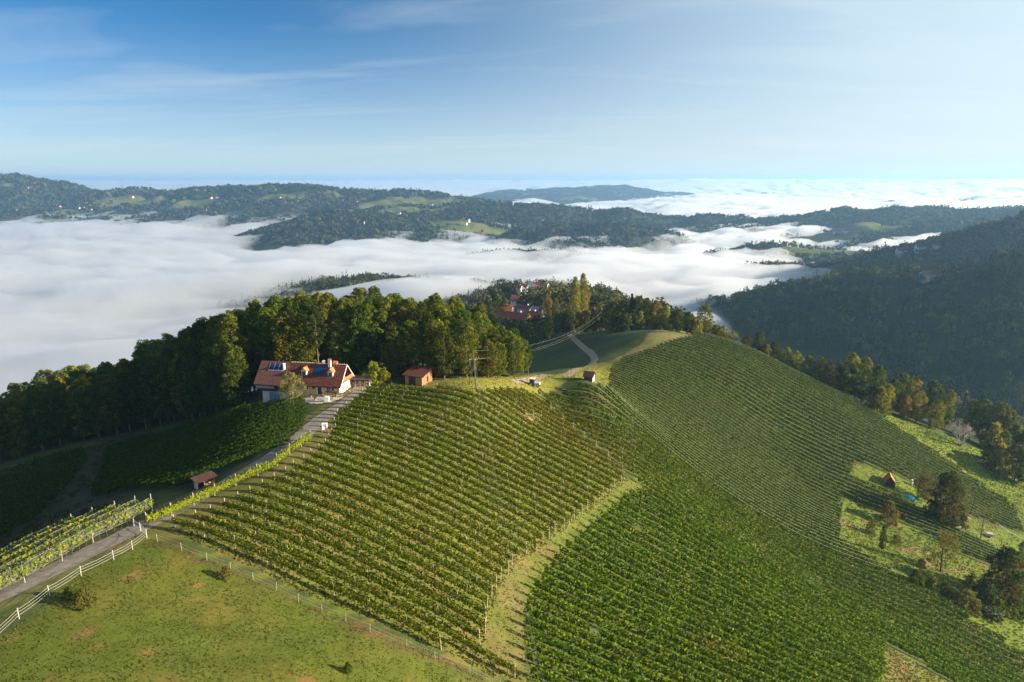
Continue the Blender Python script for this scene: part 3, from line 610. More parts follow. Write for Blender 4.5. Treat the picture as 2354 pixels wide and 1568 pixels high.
for x, y, dep, off in forest_pts:
    h_ = float(H(x, y)); a = x / y; u = a  # photo column of the tree
    zf = h_ + 16; ax = y * cp - zf * sp; u = (512 + FPX * x / ax) / S_
    vt = np.interp(u, SIL[:, 0], SIL[:, 1]); b = ray(u, vt)[1]; top = b * y
    hmax = top - h_
    f = {'f': rng.uniform(.62, .86), 'm': rng.uniform(.80, .98), 'b': rng.uniform(.88, 1.03)}[dep]
    h = float(np.clip(hmax * f, 6.5, 27))
    lit = u > 690  # sunlit end of the wood: light put into its choice of paler crowns
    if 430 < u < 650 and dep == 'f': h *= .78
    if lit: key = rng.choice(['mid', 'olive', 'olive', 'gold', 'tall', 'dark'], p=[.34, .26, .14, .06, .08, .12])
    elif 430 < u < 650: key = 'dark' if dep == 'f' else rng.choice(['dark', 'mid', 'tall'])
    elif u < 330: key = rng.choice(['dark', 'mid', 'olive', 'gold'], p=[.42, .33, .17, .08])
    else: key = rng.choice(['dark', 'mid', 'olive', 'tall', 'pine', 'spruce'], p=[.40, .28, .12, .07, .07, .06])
    col = {'dark': 'dark green', 'mid': 'mid green', 'olive': 'olive green', 'gold': 'yellowing', 'tall': 'bare trunked green', 'pine': 'tall thin pine', 'spruce': 'dark pointed spruce'}[key]
    zone = 'between house and power pole' if u > 900 else ('close behind the farmhouse' if u > 560 else ('above the shaded vines downhill of the farmhouse' if u > 260 else 'at the low misty end'))
    lay = {'f': 'front row of wood', 'm': 'middle of wood', 'b': 'back rim of wood'}[dep]
    noun = '' if key in ('pine', 'spruce') else ' tree'
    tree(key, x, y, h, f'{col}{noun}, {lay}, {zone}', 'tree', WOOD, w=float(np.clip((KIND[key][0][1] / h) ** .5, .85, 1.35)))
for (u, vb, vt, key) in [(712,868,690,'pine'),(735,872,700,'pine'),(860,890,832,'goldbush'),(882,888,845,'goldbush'),(840,888,850,'bush')]:
    if key == 'pine': tree_uv(u, vb, vt, key, 'pine with a long bare pale trunk at the edge of the wood', 'tree', 'pines at the edge of the wood', w=.85, Y={712:162,735:161,568:150,410:166}[u])
    else: tree_uv(u, vb, vt, key, {860: 'tall yellow green bush beside the farmhouse gable', 882: 'yellow green bush nearer the plank shed', 840: 'low green bush at the corner of the farmhouse yard'}[u], 'bush', 'bushes beside the farmhouse yard', Y=158, w=.9)
# misty trees further down at the left
for i, (u, Y, vt) in enumerate([(-20,300,862),(15,310,850),(45,300,846),(75,305,842),(105,290,850),(130,300,838),(160,285,842),(190,280,838),(215,275,846),(245,262,842),(30,270,880),(90,268,868),(150,262,858)]):
    a, b = ray(u, vt); y = Y; x = a * Y; h = float(np.clip(b * Y - float(H(x, Y)), 9, 27))
    tree(['gold', 'olive', 'mid'][i % 3], x, y, h, ['yellowing', 'olive green', 'mid green'][i % 3] + ' tree rising out of the fog beyond the wood', 'tree', 'trees at the fog edge', w=1.2)

# trees and bushes along the far side of the vineyard and in the gardens
EDGE = 'trees along the far edge of the vineyard'
E_ = [(1580,766,716,'mid',280),(1617,769,700,'olive',282),(1600,768,732,'goldbush',278),(1645,776,745,'goldbush',283),(1662,784,748,'gold',280),(1684,792,760,'orange',278),(1714,806,770,'orange',276),(1744,810,760,'dark',276),(1778,830,784,'dark',274),(1760,822,792,'goldbush',272),(1806,843,797,'gold',270),(1828,848,806,'gold',268),
 (1856,856,816,'olive',268),(1882,870,820,'gold',266),(1906,877,830,'orange',264),(1930,884,842,'olive',263),(1949,893,810,'gold',264),(1966,896,832,'dark',262),(1982,901,820,'olive',264),(2012,911,840,'mid',262),(2018,930,890,'goldbush',258),(2038,937,882,'gold',257),(2050,930,870,'mid',260),(2068,912,857,'olive',266),
 (2095,918,864,'orange',266),(2080,939,908,'orange',256),(2108,938,894,'orange',257),(2142,924,874,'dark',266),(2178,932,894,'olive',266),(2152,968,918,'gold',254),(2194,966,910,'thin',260),(2232,980,918,'olive',260),(2258,988,918,'mid',258),(2290,1006,925,'olive',256),(2314,1014,943,'mid',255),(2334,1024,975,'gold',252),(2280,1017,972,'goldbush',250),(2300,1022,985,'bush',250),
 (2336,1072,1022,'olive',238),(2300,1052,1020,'goldbush',240),(2360,1090,1030,'mid',236),(2380,1060,980,'olive',250),(2275,1040,1018,'bush',244),(2345,1040,995,'mid',250)]
nm = {'mid': 'mid green tree', 'olive': 'olive green tree', 'gold': 'golden yellow tree', 'orange': 'orange brown tree', 'dark': 'dark green tree', 'bush': 'round green bush', 'goldbush': 'yellow green bush', 'thin': 'thin reddish half bare tree'}
places = [(1665, 'at the top corner of the vineyard'), (1790, 'just past the top corner of the vineyard'), (1915, 'beside the bare track along the vineyard edge'), (2030, 'above the start of the bright grass strip'), (2135, 'behind the bright grass strip'), (2250, 'close to the bare pale tree'), (2320, 'beyond the bare pale tree'), (2999, 'at the picture edge by the grass strip')]
for (u, vb, vt, key, Y) in E_:
    pl = [p for m_, p in places if u < m_][0]
    tree_uv(u, vb, vt, key, f'{nm[key]} {pl}', 'bush' if 'bush' in key else 'tree', EDGE, Y=Y + (7 if u > 2030 and Y > 248 else 0))
q = P3(2211, 1000, 251); bt = empty('bare_tree', (q[0], q[1], float(H(q[0], q[1]))), 'leafless pale grey tree with many upright limbs beside the bright grass strip', 'tree')
link('trunk', bare_mesh(13.5), None, bt)
LINE = 'trees along the crest beyond the grassy knoll'
for (u, vb, vt, key, Y) in [(1379,742,694,'thin',335),(1394,745,700,'olive',330),(1408,742,690,'mid',334),(1430,742,688,'dark',332),(1450,744,674,'spruce',330),(1464,742,680,'dark',328),(1484,742,684,'olive',330),(1507,742,690,'orange',328),(1530,740,703,'gold',326),(1548,744,714,'bush',318),(1560,748,710,'mid',316),(1578,750,716,'dark',312),(1470,744,716,'goldbush',318),(1500,744,718,'goldbush',318),(1525,745,722,'goldbush',316),(1420,744,716,'bush',318),(1440,744,720,'bush',317),
 (1345,752,712,'mid',338),(1365,750,714,'olive',336),(1330,758,716,'dark',342),(1312,765,718,'dark',350),(1298,768,722,'mid',352),(1281,770,722,'dark',352),(1262,774,730,'dark',350),(1248,780,736,'mid',345),(1232,784,738,'dark',340),(1218,790,742,'mid',335)]:
    tree_uv(u, vb, vt, key, f"{nm.get(key, 'dark pointed spruce')} {'on the crest beyond the knoll' if u > 1400 else 'in the dark belt around the sunken lane'}", 'bush' if 'bush' in key else 'tree', LINE, Y=Y)
for u, vb, vt, Y, lb in [(1320,738,637,352,'shorter of two golden columnar poplars above the lane'), (1338,736,629,356,'taller of two golden columnar poplars above the lane')]:
    tree_uv(u, vb, vt, 'poplar', lb, 'tree', 'pair of poplars', Y=Y, w=1.35)
VIL = 'trees around the red roofed farm'
for u, vt in ((1132, 722), (1150, 727), (1166, 730), (1182, 733), (1198, 736), (1212, 741)): tree_uv(u, 752, vt, 'dark', 'dark green tree hiding the walls of the red roofed farm', 'tree', VIL, Y=388)
for (u, vt, key, Y) in [(1140,657,'mid',430),(1122,675,'dark',425),(1160,684,'olive',430),(1258,678,'orange',430),(1276,684,'olive',425),(1292,690,'thin',420),(1212,722,'gold',386),(1240,716,'mid',415),(1245,700,'dark',440),(1222,700,'dark',470),(1300,700,'orange',410),(1105,690,'mid',420),(1172,700,'gold',440),(1268,672,'spruce',560),(1225,678,'spruce',600),(1250,668,'mid',620),(1290,662,'mid',610),(1355,705,'olive',370),(1290,716,'dark',385),(1260,722,'mid',380)]:
    tree_uv(u, 735, vt, key, f"{nm.get(key, 'dark pointed spruce')} {'beside the red roofed farm' if Y < 500 else 'among the village houses beyond the farm'}", 'tree', VIL, Y=Y)
GAR = 'trees and bushes of the lower garden'
for (u, vb, vt, key, lb, w) in [(2118,1152,1093,'rust','reddish tree beside the blue tarpaulin',.9),(2166,1207,1084,'rustgreen','large brown green tree towering over the blue tarpaulin',1.05),(2200,1206,1116,'olive','olive tree leaning against the large brown green tree',1.0),(2150,1200,1148,'bush','dark bush at the foot of the large brown green tree',1.1),(2185,1210,1160,'bush','second dark bush under the olive tree',1.1),(2253,1238,1163,'thin','grey half bare tree between orchard and white van',.9),(2040,1200,1150,'rustbush','reddish shrub on the dark stem by the upper clearing',.8),(2024,1270,1208,'dark','slim dark green tree in the clearing',.6),
 (2161,1314,1222,'orchard','brown fruit tree with a visible forked trunk in the garden',1.0),(2296,1394,1258,'rustgreen','big tree with rust red crown above the flat roof',1.15),(2320,1392,1290,'rust','rust red tree touching the big tree above the flat roof',.9),(2262,1404,1345,'bush','dark bush in front of the big tree above the flat roof',1.2),(2218,1402,1356,'rustbush','grey brown bush at the vineyard side of the big tree',1.2),(2104,1340,1308,'bush','small green bush below the fruit tree',1.0),(2116,1304,1284,'rustbush','red brown shrub beside the fruit tree',1.0),(2140,1352,1328,'bush','dark low bush downhill of the fruit tree',1.2),(2172,1364,1338,'bush','dark low bush halfway to the big tree',1.2),(2345,1292,1244,'olive','olive tree behind the white rail',1.0),(2330,1414,1374,'bush','dark bush right beside the flat roof',1.3),(2352,1400,1350,'mid','green tree at the picture edge by the flat roof',1.0),(2060,1250,1228,'rustbush','low brown shrub in the clearing',1.0),(2000,1228,1196,'rustbush','thin brown shrub on the bare soil of the clearing',.7),(2230,1345,1318,'goldbush','yellow bush between fruit tree and big tree',1.1)]:
    tree_uv(u, vb, vt, key, lb, 'bush' if 'bush' in key else 'tree', GAR, w=w)
for (u, vb, vt, key, lb, w) in [(520,1330,1300,'rustbush','small brown shrub at the pasture corner by the fence',.9),(195,1392,1350,'rustbush','brown shrub at the pasture side of the white fence',1.0),(165,1375,1345,'bush','green shrub growing through the white fence',1.0),(800,1545,1520,'bush','low pale shrub at the bottom of the pasture',.8)]:
    tree_uv(u, vb, vt, key, lb, 'bush', None, w=w)
q = P3(672, 915, 146.0); tree('willow', q[0], q[1], 7.6, 'pale yellow ornamental tree in front of the farmhouse', 'tree', None, 1.05)

# ------------------------------------------------------------------ vine rows
ONES = 'zeroth first second third fourth fifth sixth seventh eighth ninth tenth eleventh twelfth thirteenth fourteenth fifteenth sixteenth seventeenth eighteenth nineteenth'.split()
TENS = {2: 'twent', 3: 'thirt', 4: 'fort', 5: 'fift', 6: 'sixt', 7: 'sevent', 8: 'eight', 9: 'ninet'}
def ordinal(n):
    if n < 20: return ONES[n]
    if n >= 100: return 'hundredth' if n == 100 else 'hundred and ' + ordinal(n - 100)
    return TENS[n // 10] + ('ieth' if n % 10 == 0 else 'y-' + ONES[n % 10])
def runs(pts, ok, minlen):
    out = []; i = 0; n = len(ok)
    while i < n:
        if ok[i]:
            j = i
            while j + 1 < n and ok[j + 1]: j += 1
            if np.hypot(*(pts[j] - pts[i])) > minlen: out.append((i, j))
            i = j + 1
        else: i += 1
    return out
YP = [(g(1265,965)[:2], 14, 10, .55), (g(1330,1010)[:2], 12, 8, .35), (g(1420,1080)[:2], 10, 6, .35), (g(1660,1500)[:2], 5, 2, .7), (g(1010,1520)[:2], 14, 1.6, .5)]
def vine_leaves(name, c, dens, lf, pal, hw, z0, z1, vig, plant=1.15, yel=.12):
    """foliage of one trellised row along the plan polyline c"""
    s = np.r_[0, np.cumsum(np.hypot(*np.diff(c, axis=0).T))]; n = int(s[-1] * dens)
    t = rng.random(n) * s[-1]; ph = rng.random() * 50
    x = np.interp(t, s, c[:, 0]); y = np.interp(t, s, c[:, 1]); d = np.gradient(c, axis=0); dx = np.interp(t, s, d[:, 0]); dy = np.interp(t, s, d[:, 1]); L = np.hypot(dx, dy); nx_, ny_ = -dy / L, dx / L
    pl_ = np.floor(t / plant); pr = vnoise(pl_ * 3.7 + ph, pl_ * 0 + ph); v = 0.62 + .62 * pr * vig + .12 * np.cos(2 * np.pi * t / plant)
    f = rng.random(n) * 2 * np.pi; rr = rng.uniform(.5, 1.08, n) ** .6
    w = np.cos(f) * hw * v * rr; hz_ = np.sin(f) * rr
    up = rng.random(n) < .12
    zc = (z0 + z1) / 2 + hz_ * (z1 - z0) / 2 * (.72 + .38 * v); zc = np.where(up, z1 * rng.uniform(.96, 1.10, n), zc)
    gap = vnoise(pl_ * 7.13 + ph + 9, pl_ * 0 + 2.5) > .9
    keep = ~(gap & (rng.random(n) < .85)) & (rng.random(n) < np.clip(.35 + v * .9, 0, 1))
    C = np.c_[x + nx_ * w, y + ny_ * w, zc + H(x + nx_ * w, y + ny_ * w)]
    Nn = np.c_[nx_ * np.cos(f), ny_ * np.cos(f), np.sin(f) + .25] + rng.normal(size=(n, 3)) * .30
    T_ = mixpal(pal, n) * rng.uniform(.75, 1.3, (n, 1)) * np.array([.95, 1.10, .5])
    yy = np.full(n, yel * .8) * (.4 + 1.4 * fbm(x / 4 + 7, y / 4 + 2, 3))
    for q, a, b, k in YP: yy += k * np.exp(-((x - q[0]) / a) ** 2 - ((y - q[1]) / b) ** 2)
    m = rng.random(n) < yy; T_[m] = np.array((0.25, 0.21, 0.022)) * rng.uniform(.7, 1.2, (m.sum(), 1))
    m = rng.random(n) < yy * .06; T_[m] = (0.22, 0.11, 0.04)
    o = np.array([c[0, 0], c[0, 1], float(H(*c[0]))])
    me = leaves(name, (C - o)[keep], Nn[keep], lf * rng.uniform(.75, 1.3, keep.sum()), T_[keep], .8); me.materials.append(M_VINE)
    return me, o
def post_mesh(h, r, m, n=5):
    mb = MB(); mb.tube((0, 0, -.3), (0, 0, h), r, r * .9, n); me = bpy.data.meshes.new('post'); me.from_pydata(mb.v, [], mb.f); me.materials.append(m); return me
M_STEEL = mat('galvanised_steel', (0.50, 0.50, 0.48), .55, .15, 6, metal=.2); M_WOODPOST = mat('weathered_post', (0.36, 0.30, 0.23), .9, .3, 5, .3)
M_VSTEM = mat('vine_stem', (0.09, 0.065, 0.045), .9)
PM_STEEL = post_mesh(2.15, .03, M_STEEL); PM_WOOD = post_mesh(2.2, .075, M_WOODPOST, 6)
M_NETTING = mat('rolled_hail_net', (0.24, 0.31, 0.11), .8, .15, 8)
def add_posts(r, c, o, gap, me, ends=None, tilt=0):
    s = np.r_[0, np.cumsum(np.hypot(*np.diff(c, axis=0).T))]
    for t in np.r_[np.arange(0.2, s[-1] - gap * .4, gap), s[-1] - .1]:
        x = np.interp(t, s, c[:, 0]); y = np.interp(t, s, c[:, 1]); p = link('post', ends if ends and (t < 1 or t > s[-1] - 1) else me, None, r)
        p.location = Vector((x, y, float(H(x, y)))) - Vector(o); p.rotation_euler = (rng.normal() * .03, rng.normal() * .03 + tilt, 0)
def stems(r, c, o, plant=1.15):
    s = np.r_[0, np.cumsum(np.hypot(*np.diff(c, axis=0).T))]; mb = MB()
    for t in np.arange(.4, s[-1], plant):
        x = np.interp(t, s, c[:, 0]); y = np.interp(t, s, c[:, 1]); p = Vector((x, y, float(H(x, y)))) - Vector(o)
        mb.tube(p - Vector((0, 0, .2)), p + Vector((rng.normal() * .06, rng.normal() * .06, .95)), .045, .03, 4, False)
    st_ = mb.build('stems', M_VSTEM, r); st_['kind'] = 'stuff'
def vine_row(c, label, group, dens, lf, pal, hw, z0, z1, vig, posts=None, ends=None, net=False, yel=.12, plant=1.15, stem=False, gap=5.2):
    me, o = vine_leaves('foliage', c, dens, lf, pal, hw, z0, z1, vig, plant, yel)
    r = empty('vine_row', o, label, 'vine row', group); link('foliage', me, None, r)
    if posts: add_posts(r, c, o, gap, posts, ends)
    if stem: stems(r, c, o, plant)
    if net:
        cc = c[::3] if len(c) > 6 else c; mb = MB(); P = [Vector((x, y, float(H(x, y)) + z1 + .10)) - Vector(o) for x, y in cc]; mb.path(P, .085, 4); mb.build('rolled_net', M_NETTING, r)
    return r
def lines(x0, ys, th, pg, holes, minlen, length=190):
    """parallel plan lines through (x0, y) at angle th(y), clipped to the outline pg"""
    out = []
    for y in ys:
        a = th(y); t = np.arange(-90, length, .6); pts = np.c_[x0 + t * math.cos(a), y + t * math.sin(a)]
        ok = inside(pts[:, 0], pts[:, 1], pg)
        for h_ in holes: ok &= ~inside(pts[:, 0], pts[:, 1], h_)
        rs = runs(pts, ok, minlen)
        if rs: out.append([pts[i:j + 1] for i, j in rs])
    return out
V_A = [((0.105,0.139,0.019), 4), ((0.165,0.183,0.022), 4), ((0.237,0.218,0.029), 2), ((0.066,0.095,0.017), 2)]
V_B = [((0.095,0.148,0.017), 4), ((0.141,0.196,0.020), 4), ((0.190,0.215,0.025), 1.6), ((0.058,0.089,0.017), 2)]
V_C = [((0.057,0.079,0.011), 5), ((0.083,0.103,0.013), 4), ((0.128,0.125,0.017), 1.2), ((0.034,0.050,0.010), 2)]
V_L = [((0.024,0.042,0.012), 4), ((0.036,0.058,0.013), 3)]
rowsA = lines(-30, np.arange(60, 190, 2.62), lambda y: R(np.interp(y, (78, 130), (-20.5, -17.2))), PL_A, [PL_BARE], 7)
for k, rs in enumerate(rowsA):
    for j, c in enumerate(rs):
        more = '' if j == 0 else ', past bare patch'
        vine_row(c, f'{ordinal(k + 1)} vine row up from the pasture fence in the yellow green vineyard{more}', 'vine rows of the near yellow green vineyard', 84, .29, V_A, .31, .85, 1.68, .95, PM_STEEL, PM_WOOD, stem=k < 9, yel=.14)
rowsB = lines(30, np.arange(56, 300, 2.50), lambda y: R(np.interp(y, (90, 240), (-10.5, -18))), PL_BC, [PL_H1, PL_H2, PL_H3], 6)
nB = len(rowsB)
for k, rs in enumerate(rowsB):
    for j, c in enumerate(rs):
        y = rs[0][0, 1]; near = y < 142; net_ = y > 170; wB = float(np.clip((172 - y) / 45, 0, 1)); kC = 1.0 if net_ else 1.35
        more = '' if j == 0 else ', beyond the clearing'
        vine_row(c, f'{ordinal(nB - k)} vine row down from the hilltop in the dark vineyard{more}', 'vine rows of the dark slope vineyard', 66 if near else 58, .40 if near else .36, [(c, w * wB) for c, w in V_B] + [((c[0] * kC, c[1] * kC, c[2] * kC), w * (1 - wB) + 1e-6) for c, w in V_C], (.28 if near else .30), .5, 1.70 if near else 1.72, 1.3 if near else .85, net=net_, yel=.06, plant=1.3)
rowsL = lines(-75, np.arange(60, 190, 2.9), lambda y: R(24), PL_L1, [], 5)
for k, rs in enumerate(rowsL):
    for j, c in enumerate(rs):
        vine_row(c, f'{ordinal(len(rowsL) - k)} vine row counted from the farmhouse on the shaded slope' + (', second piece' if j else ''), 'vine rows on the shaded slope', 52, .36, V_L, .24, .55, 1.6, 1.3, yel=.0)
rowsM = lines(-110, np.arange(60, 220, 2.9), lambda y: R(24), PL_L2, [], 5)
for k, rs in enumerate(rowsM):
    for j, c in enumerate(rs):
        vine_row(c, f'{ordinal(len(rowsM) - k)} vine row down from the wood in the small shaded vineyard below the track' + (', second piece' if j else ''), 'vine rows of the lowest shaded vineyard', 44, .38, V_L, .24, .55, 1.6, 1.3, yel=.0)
# hedge-like row along the road and the netted young rows on the other side
def offs(c, d):
    t = np.gradient(c, axis=0); t /= np.linalg.norm(t, axis=1, keepdims=True); return c + np.c_[-t[:, 1], t[:, 0]] * d
cR = np.array([g(*p)[:2] for p in [(336,1212),(420,1176),(480,1146),(560,1108),(625,1082),(665,1046),(714,1013)]]); cR = np.array([[np.interp(t, np.arange(7), cR[:, k]) for k in (0, 1)] for t in np.linspace(0, 6, 70)])
vine_row(cR, 'single bright yellow green vine row with stakes along the farm road', None, 120, .30, [((0.13,0.16,0.020), 4), ((0.17,0.17,0.024), 3), ((0.09,0.12,0.016), 2)], .42, .45, 1.6, .9, PM_WOOD, yel=.12, stem=True, gap=4)
M_NET = bpy.data.materials.new('hail_net'); M_NET.use_nodes = True; _t = M_NET.node_tree; _t.nodes.clear()
_a = N(_t, 'ShaderNodeBsdfTransparent'); _b = N(_t, 'ShaderNodeBsdfDiffuse'); _b.inputs[0].default_value = (0.16, 0.17, 0.19, 1); _c = N(_t, 'ShaderNodeMixShader'); _c.inputs[0].default_value = .22; _o = N(_t, 'ShaderNodeOutputMaterial')
_t.links.new(_a.outputs[0], _c.inputs[1]); _t.links.new(_b.outputs[0], _c.inputs[2]); _t.links.new(_c.outputs[0], _o.inputs[0])
M_WHITEPOST = mat('pale_concrete_post', (0.42, 0.41, 0.39), .8, .12, 5)
PM_TALL = post_mesh(3.0, .05, M_WHITEPOST); PM_MID = post_mesh(2.5, .035, M_STEEL)
cN = np.array([g(*p)[:2] for p in [(-60,1402),(40,1352),(130,1300),(215,1247),(290,1212),(352,1178)]]); cN = np.array([[np.interp(t, np.arange(6), cN[:, k]) for k in (0, 1)] for t in np.linspace(0, 5, 60)])
_d = np.gradient(cN, axis=0)
for k, o_ in enumerate((0, 2.4, 4.8, 7.2, 9.6)):
    c = offs(cN, o_)[(0, 0, 0, 2, 4)[k]:60 - (0, 1, 3, 6, 9)[k]]
    r = vine_row(c, f'{ordinal(k + 1)} young netted vine row counted from the farm road', 'netted young vine rows by the farm road', 46, .34, [((0.11,0.13,0.022), 4), ((0.17,0.16,0.026), 2), ((0.07,0.095,0.018), 3)], .42, .9, 2.35, 1.5, PM_MID, PM_TALL, yel=.12, stem=True, gap=5.5)
    o = r.location; V = []; top = []
    for x, y in c[::2]: h_ = float(H(x, y)); V += [(x - o.x, y - o.y, h_ + .8 - o.z), (x - o.x, y - o.y, h_ + 2.5 - o.z)]
    mb = MB(); mb.add(V, [(2 * i, 2 * i + 2, 2 * i + 3, 2 * i + 1) for i in range(len(V) // 2 - 1)]); mb.build('hail_net', M_NET, r)
    for zz_ in (.02, .85, 1.68): mb = MB(); mb.path([Vector(V[i]) + Vector((0, 0, zz_)) for i in range(0, len(V), 2)], .012, 3); mb.build('wire', M_STEEL, r)

# ------------------------------------------------------------------ grass tufts: nobody could count them
def tufts():
    P = []
    def fill(pg, n, lo=None):
        a, b = pg.min(0), pg.max(0); x = rng.uniform(a[0], b[0], n); y = rng.uniform(a[1], b[1], n); m = inside(x, y, pg)
        m &= pline_dist(x, y, RC) > 1.8
        return np.c_[x[m], y[m]]
    pp = fill(PL_PASTURE, 36000); k = fbm(pp[:, 0] / 2.5 + 71, pp[:, 1] / 2.5, 3); pp = pp[rng.random(len(pp)) < np.clip((k - .2) * 1.6, .2, 1)]
    sets = [(pp, .12, (0.082, 0.102, 0.015)), (fill(PL_A, 60000), .24, (0.12, 0.13, 0.026)), (fill(PL_STRIP, 9000), .16, (0.112, 0.128, 0.026)), (fill(PL_LAWN, 9000), .25, (0.19, 0.19, 0.04)), (fill(PL_RIGHT, 14000), .3, (0.13, 0.17, 0.025)), (fill(PL_H2, 9000), .35, (0.14, 0.15, 0.03)), (fill(PL_H1, 3000), .3, (0.12, 0.14, 0.025)), (fill(PL_H3, 3000), .25, (0.12, 0.12, 0.03)), (fill(PL_KNOLL, 6000), .3, (0.16, 0.15, 0.045))]
    Cs, Ns, Ss, Ts = [], [], [], []
    for q, s, col in sets:
        n = len(q)
        for _ in range(2):
            x = q[:, 0] + rng.normal(size=n) * .1; y = q[:, 1] + rng.normal(size=n) * .1; sz = s * rng.uniform(.6, 1.6, n)
            a = rng.random(n) * 6.28; Cs.append(np.c_[x, y, H(x, y) + sz * .28]); Ns.append(np.c_[np.cos(a), np.sin(a), rng.uniform(.1, .9, n)]); Ss.append(sz); Ts.append(np.array(col) * rng.uniform(.65, 1.3, (n, 1)))
    return link('grass', leaves('grass', np.concatenate(Cs), np.concatenate(Ns), np.concatenate(Ss), np.concatenate(Ts), .9), M_GRASS)
def scrub():
    a, b = PL_SCRUB.min(0), PL_SCRUB.max(0); x = rng.uniform(a[0], b[0], 900); y = rng.uniform(a[1], b[1], 900); m = inside(x, y, PL_SCRUB) & (fbm(x / 5, y / 5, 2) > .42); x, y = x[m], y[m]; n = 26
    d = rng.normal(size=(len(x), n, 3)); d /= np.linalg.norm(d, axis=2, keepdims=True); d[..., 2] = np.abs(d[..., 2]); rad = rng.uniform(.4, 1.1, (len(x), 1, 1))
    C = np.stack([x, y, H(x, y)], -1)[:, None] + d * rad * rng.uniform(.5, 1, (len(x), n, 1))
    return link('undergrowth', leaves('undergrowth', C.reshape(-1, 3), d.reshape(-1, 3), .45, mixpal([((0.05,0.06,0.02), 3), ((0.085,0.07,0.03), 2), ((0.035,0.05,0.016), 2)], len(x) * n)), M_GRASS)
tag(scrub(), 'dark brown green scrub on the steep bank between the shaded vineyards', 'undergrowth', kind='stuff')
tag(tufts(), 'short grass tufts on pasture, lawn and between the vines', 'grass', kind='stuff')

# ------------------------------------------------------------------ buildings
M_TILE = mat('red_roof_tile', (0.080, 0.024, 0.020), .88, .4, 2.2, .6, col2=(0.135, 0.044, 0.032))
M_TILE2 = mat('brown_roof_tile', (0.105, 0.042, 0.036), .85, .3, 3, .5, col2=(0.145, 0.066, 0.052))
M_ORANGE = mat('orange_roof_tile', (0.48, 0.17, 0.055), .75, .25, 3, .4)
M_YELLOW = mat('yellow_render', (0.62, 0.46, 0.20), .9, .12, 1.5, .15)
M_WHITE = mat('white_render', (0.78, 0.74, 0.68), .9, .08, 1.5, .1)
M_WHITEP = mat('white_paint', (0.80, 0.80, 0.78), .5, .05, 3)
M_DARKWOOD = mat('dark_boards', (0.07, 0.045, 0.032), .85, .35, 3, .4, stretch=(6, 6, .6))
M_PLANK = mat('plank_wall', (0.42, 0.22, 0.10), .85, .40, 3, .5, stretch=(5, 5, .35), col2=(0.55, 0.33, 0.17))
M_GLASS = mat('window_glass', (0.03, 0.04, 0.05), .12, spec=.6)
M_PANEL = mat('solar_glass', (0.012, 0.035, 0.11), .15, spec=.6)
M_ALU = mat('aluminium', (0.7, 0.7, 0.7), .35, metal=.6)
M_BLUE = mat('blue_paint', (0.10, 0.22, 0.32), .6, .15, 3)
M_DOOR = mat('door_wood', (0.05, 0.045, 0.05), .6, .2, 4)
M_TERRA = mat('terracotta', (0.42, 0.17, 0.09), .8, .15, 6)
M_PAVE = mat('pale_paving', (0.42, 0.39, 0.36), .9, .2, 1.4, .2)
M_IRON = mat('dark_metal', (0.05, 0.05, 0.055), .5, .15, 4, metal=.5)
M_WIRE = mat('wire', (0.26, 0.26, 0.24), .6)
M_RUBBER = mat('rubber', (0.025, 0.025, 0.025), .9)

M_GREYW = mat('grey_render', (0.50, 0.50, 0.50), .9, .15, 1.5)
def patch(name, pg, m, lift=.05, step=.6):
    """a paved area lying on the ground inside a plan outline"""
    a, b = pg.min(0), pg.max(0); xs = np.arange(a[0], b[0] + step, step); ys = np.arange(a[1], b[1] + step, step); X, Y = np.meshgrid(xs, ys, indexing='ij')
    i = np.arange(X.size).reshape(X.shape); F = np.stack([i[:-1, :-1], i[1:, :-1], i[1:, 1:], i[:-1, 1:]], -1).reshape(-1, 4)
    cx, cy_ = X.ravel()[F].mean(1), Y.ravel()[F].mean(1); F = F[inside(cx, cy_, pg)]
    return tag(link(name, npmesh(name, np.c_[X.ravel(), Y.ravel(), (H(X, Y) + lift).ravel()], F, None, True), m), kind='structure')
def gable_roof(mb, x0, x1, y0, y1, ze, zr, t=.16, over=.4):
    """two sloping slabs over x0..x1, eaves at height ze on y0 and y1, ridge at zr"""
    ym = (y0 + y1) / 2; k = (zr - ze) / (ym - y0); a, b = x0 - over, x1 + over; zo = ze - over * k
    prof = [(y0 - over, zo), (ym, zr), (y1 + over, zo), (y1 + over, zo + t * 1.2), (ym, zr + t * 1.35), (y0 - over, zo + t * 1.2)]
    q = [(a, y, z) for y, z in prof] + [(b, y, z) for y, z in prof]
    mb.add(q, [(0, 1, 7, 6), (1, 2, 8, 7), (2, 3, 9, 8), (3, 4, 10, 9), (4, 5, 11, 10), (5, 0, 6, 11), (0, 5, 4, 1), (1, 4, 3, 2), (6, 7, 10, 11), (7, 8, 9, 10)])
def window(parent, x, y, z, w, h, axis='x', out=-1, m=None, bars=1, name='window'):
    """frame (with glazing bars) proud of the wall and a pane; axis is the wall's direction, out the sign of its outward normal"""
    fr = MB(); t = .07
    def bx(du, dz, su, sz, dep, off):
        if axis == 'x': fr.box((x + du, y + out * off, z + dz), (su, dep, sz))
        else: fr.box((x + out * off, y + du, z + dz), (dep, su, sz))
    bx(0, h / 2, w + .16, t, .08, .03); bx(0, -h / 2, w + .24, t * 1.2, .16, .06); bx(-w / 2, 0, t, h - t, .08, .03); bx(w / 2, 0, t, h - t, .08, .03)
    for i in range(bars): bx((i + 1) / (bars + 1) * w - w / 2, 0, t * .7, h - t, .07, .03)
    f = fr.build(name, m or M_WHITEP, parent)
    pn = MB(); pn.box((x, y + out * .012, z) if axis == 'x' else (x + out * .012, y, z), (w - .03, .02, h - .03) if axis == 'x' else (.02, w - .03, h - .03)); pn.build('pane', M_GLASS, f)
    return f
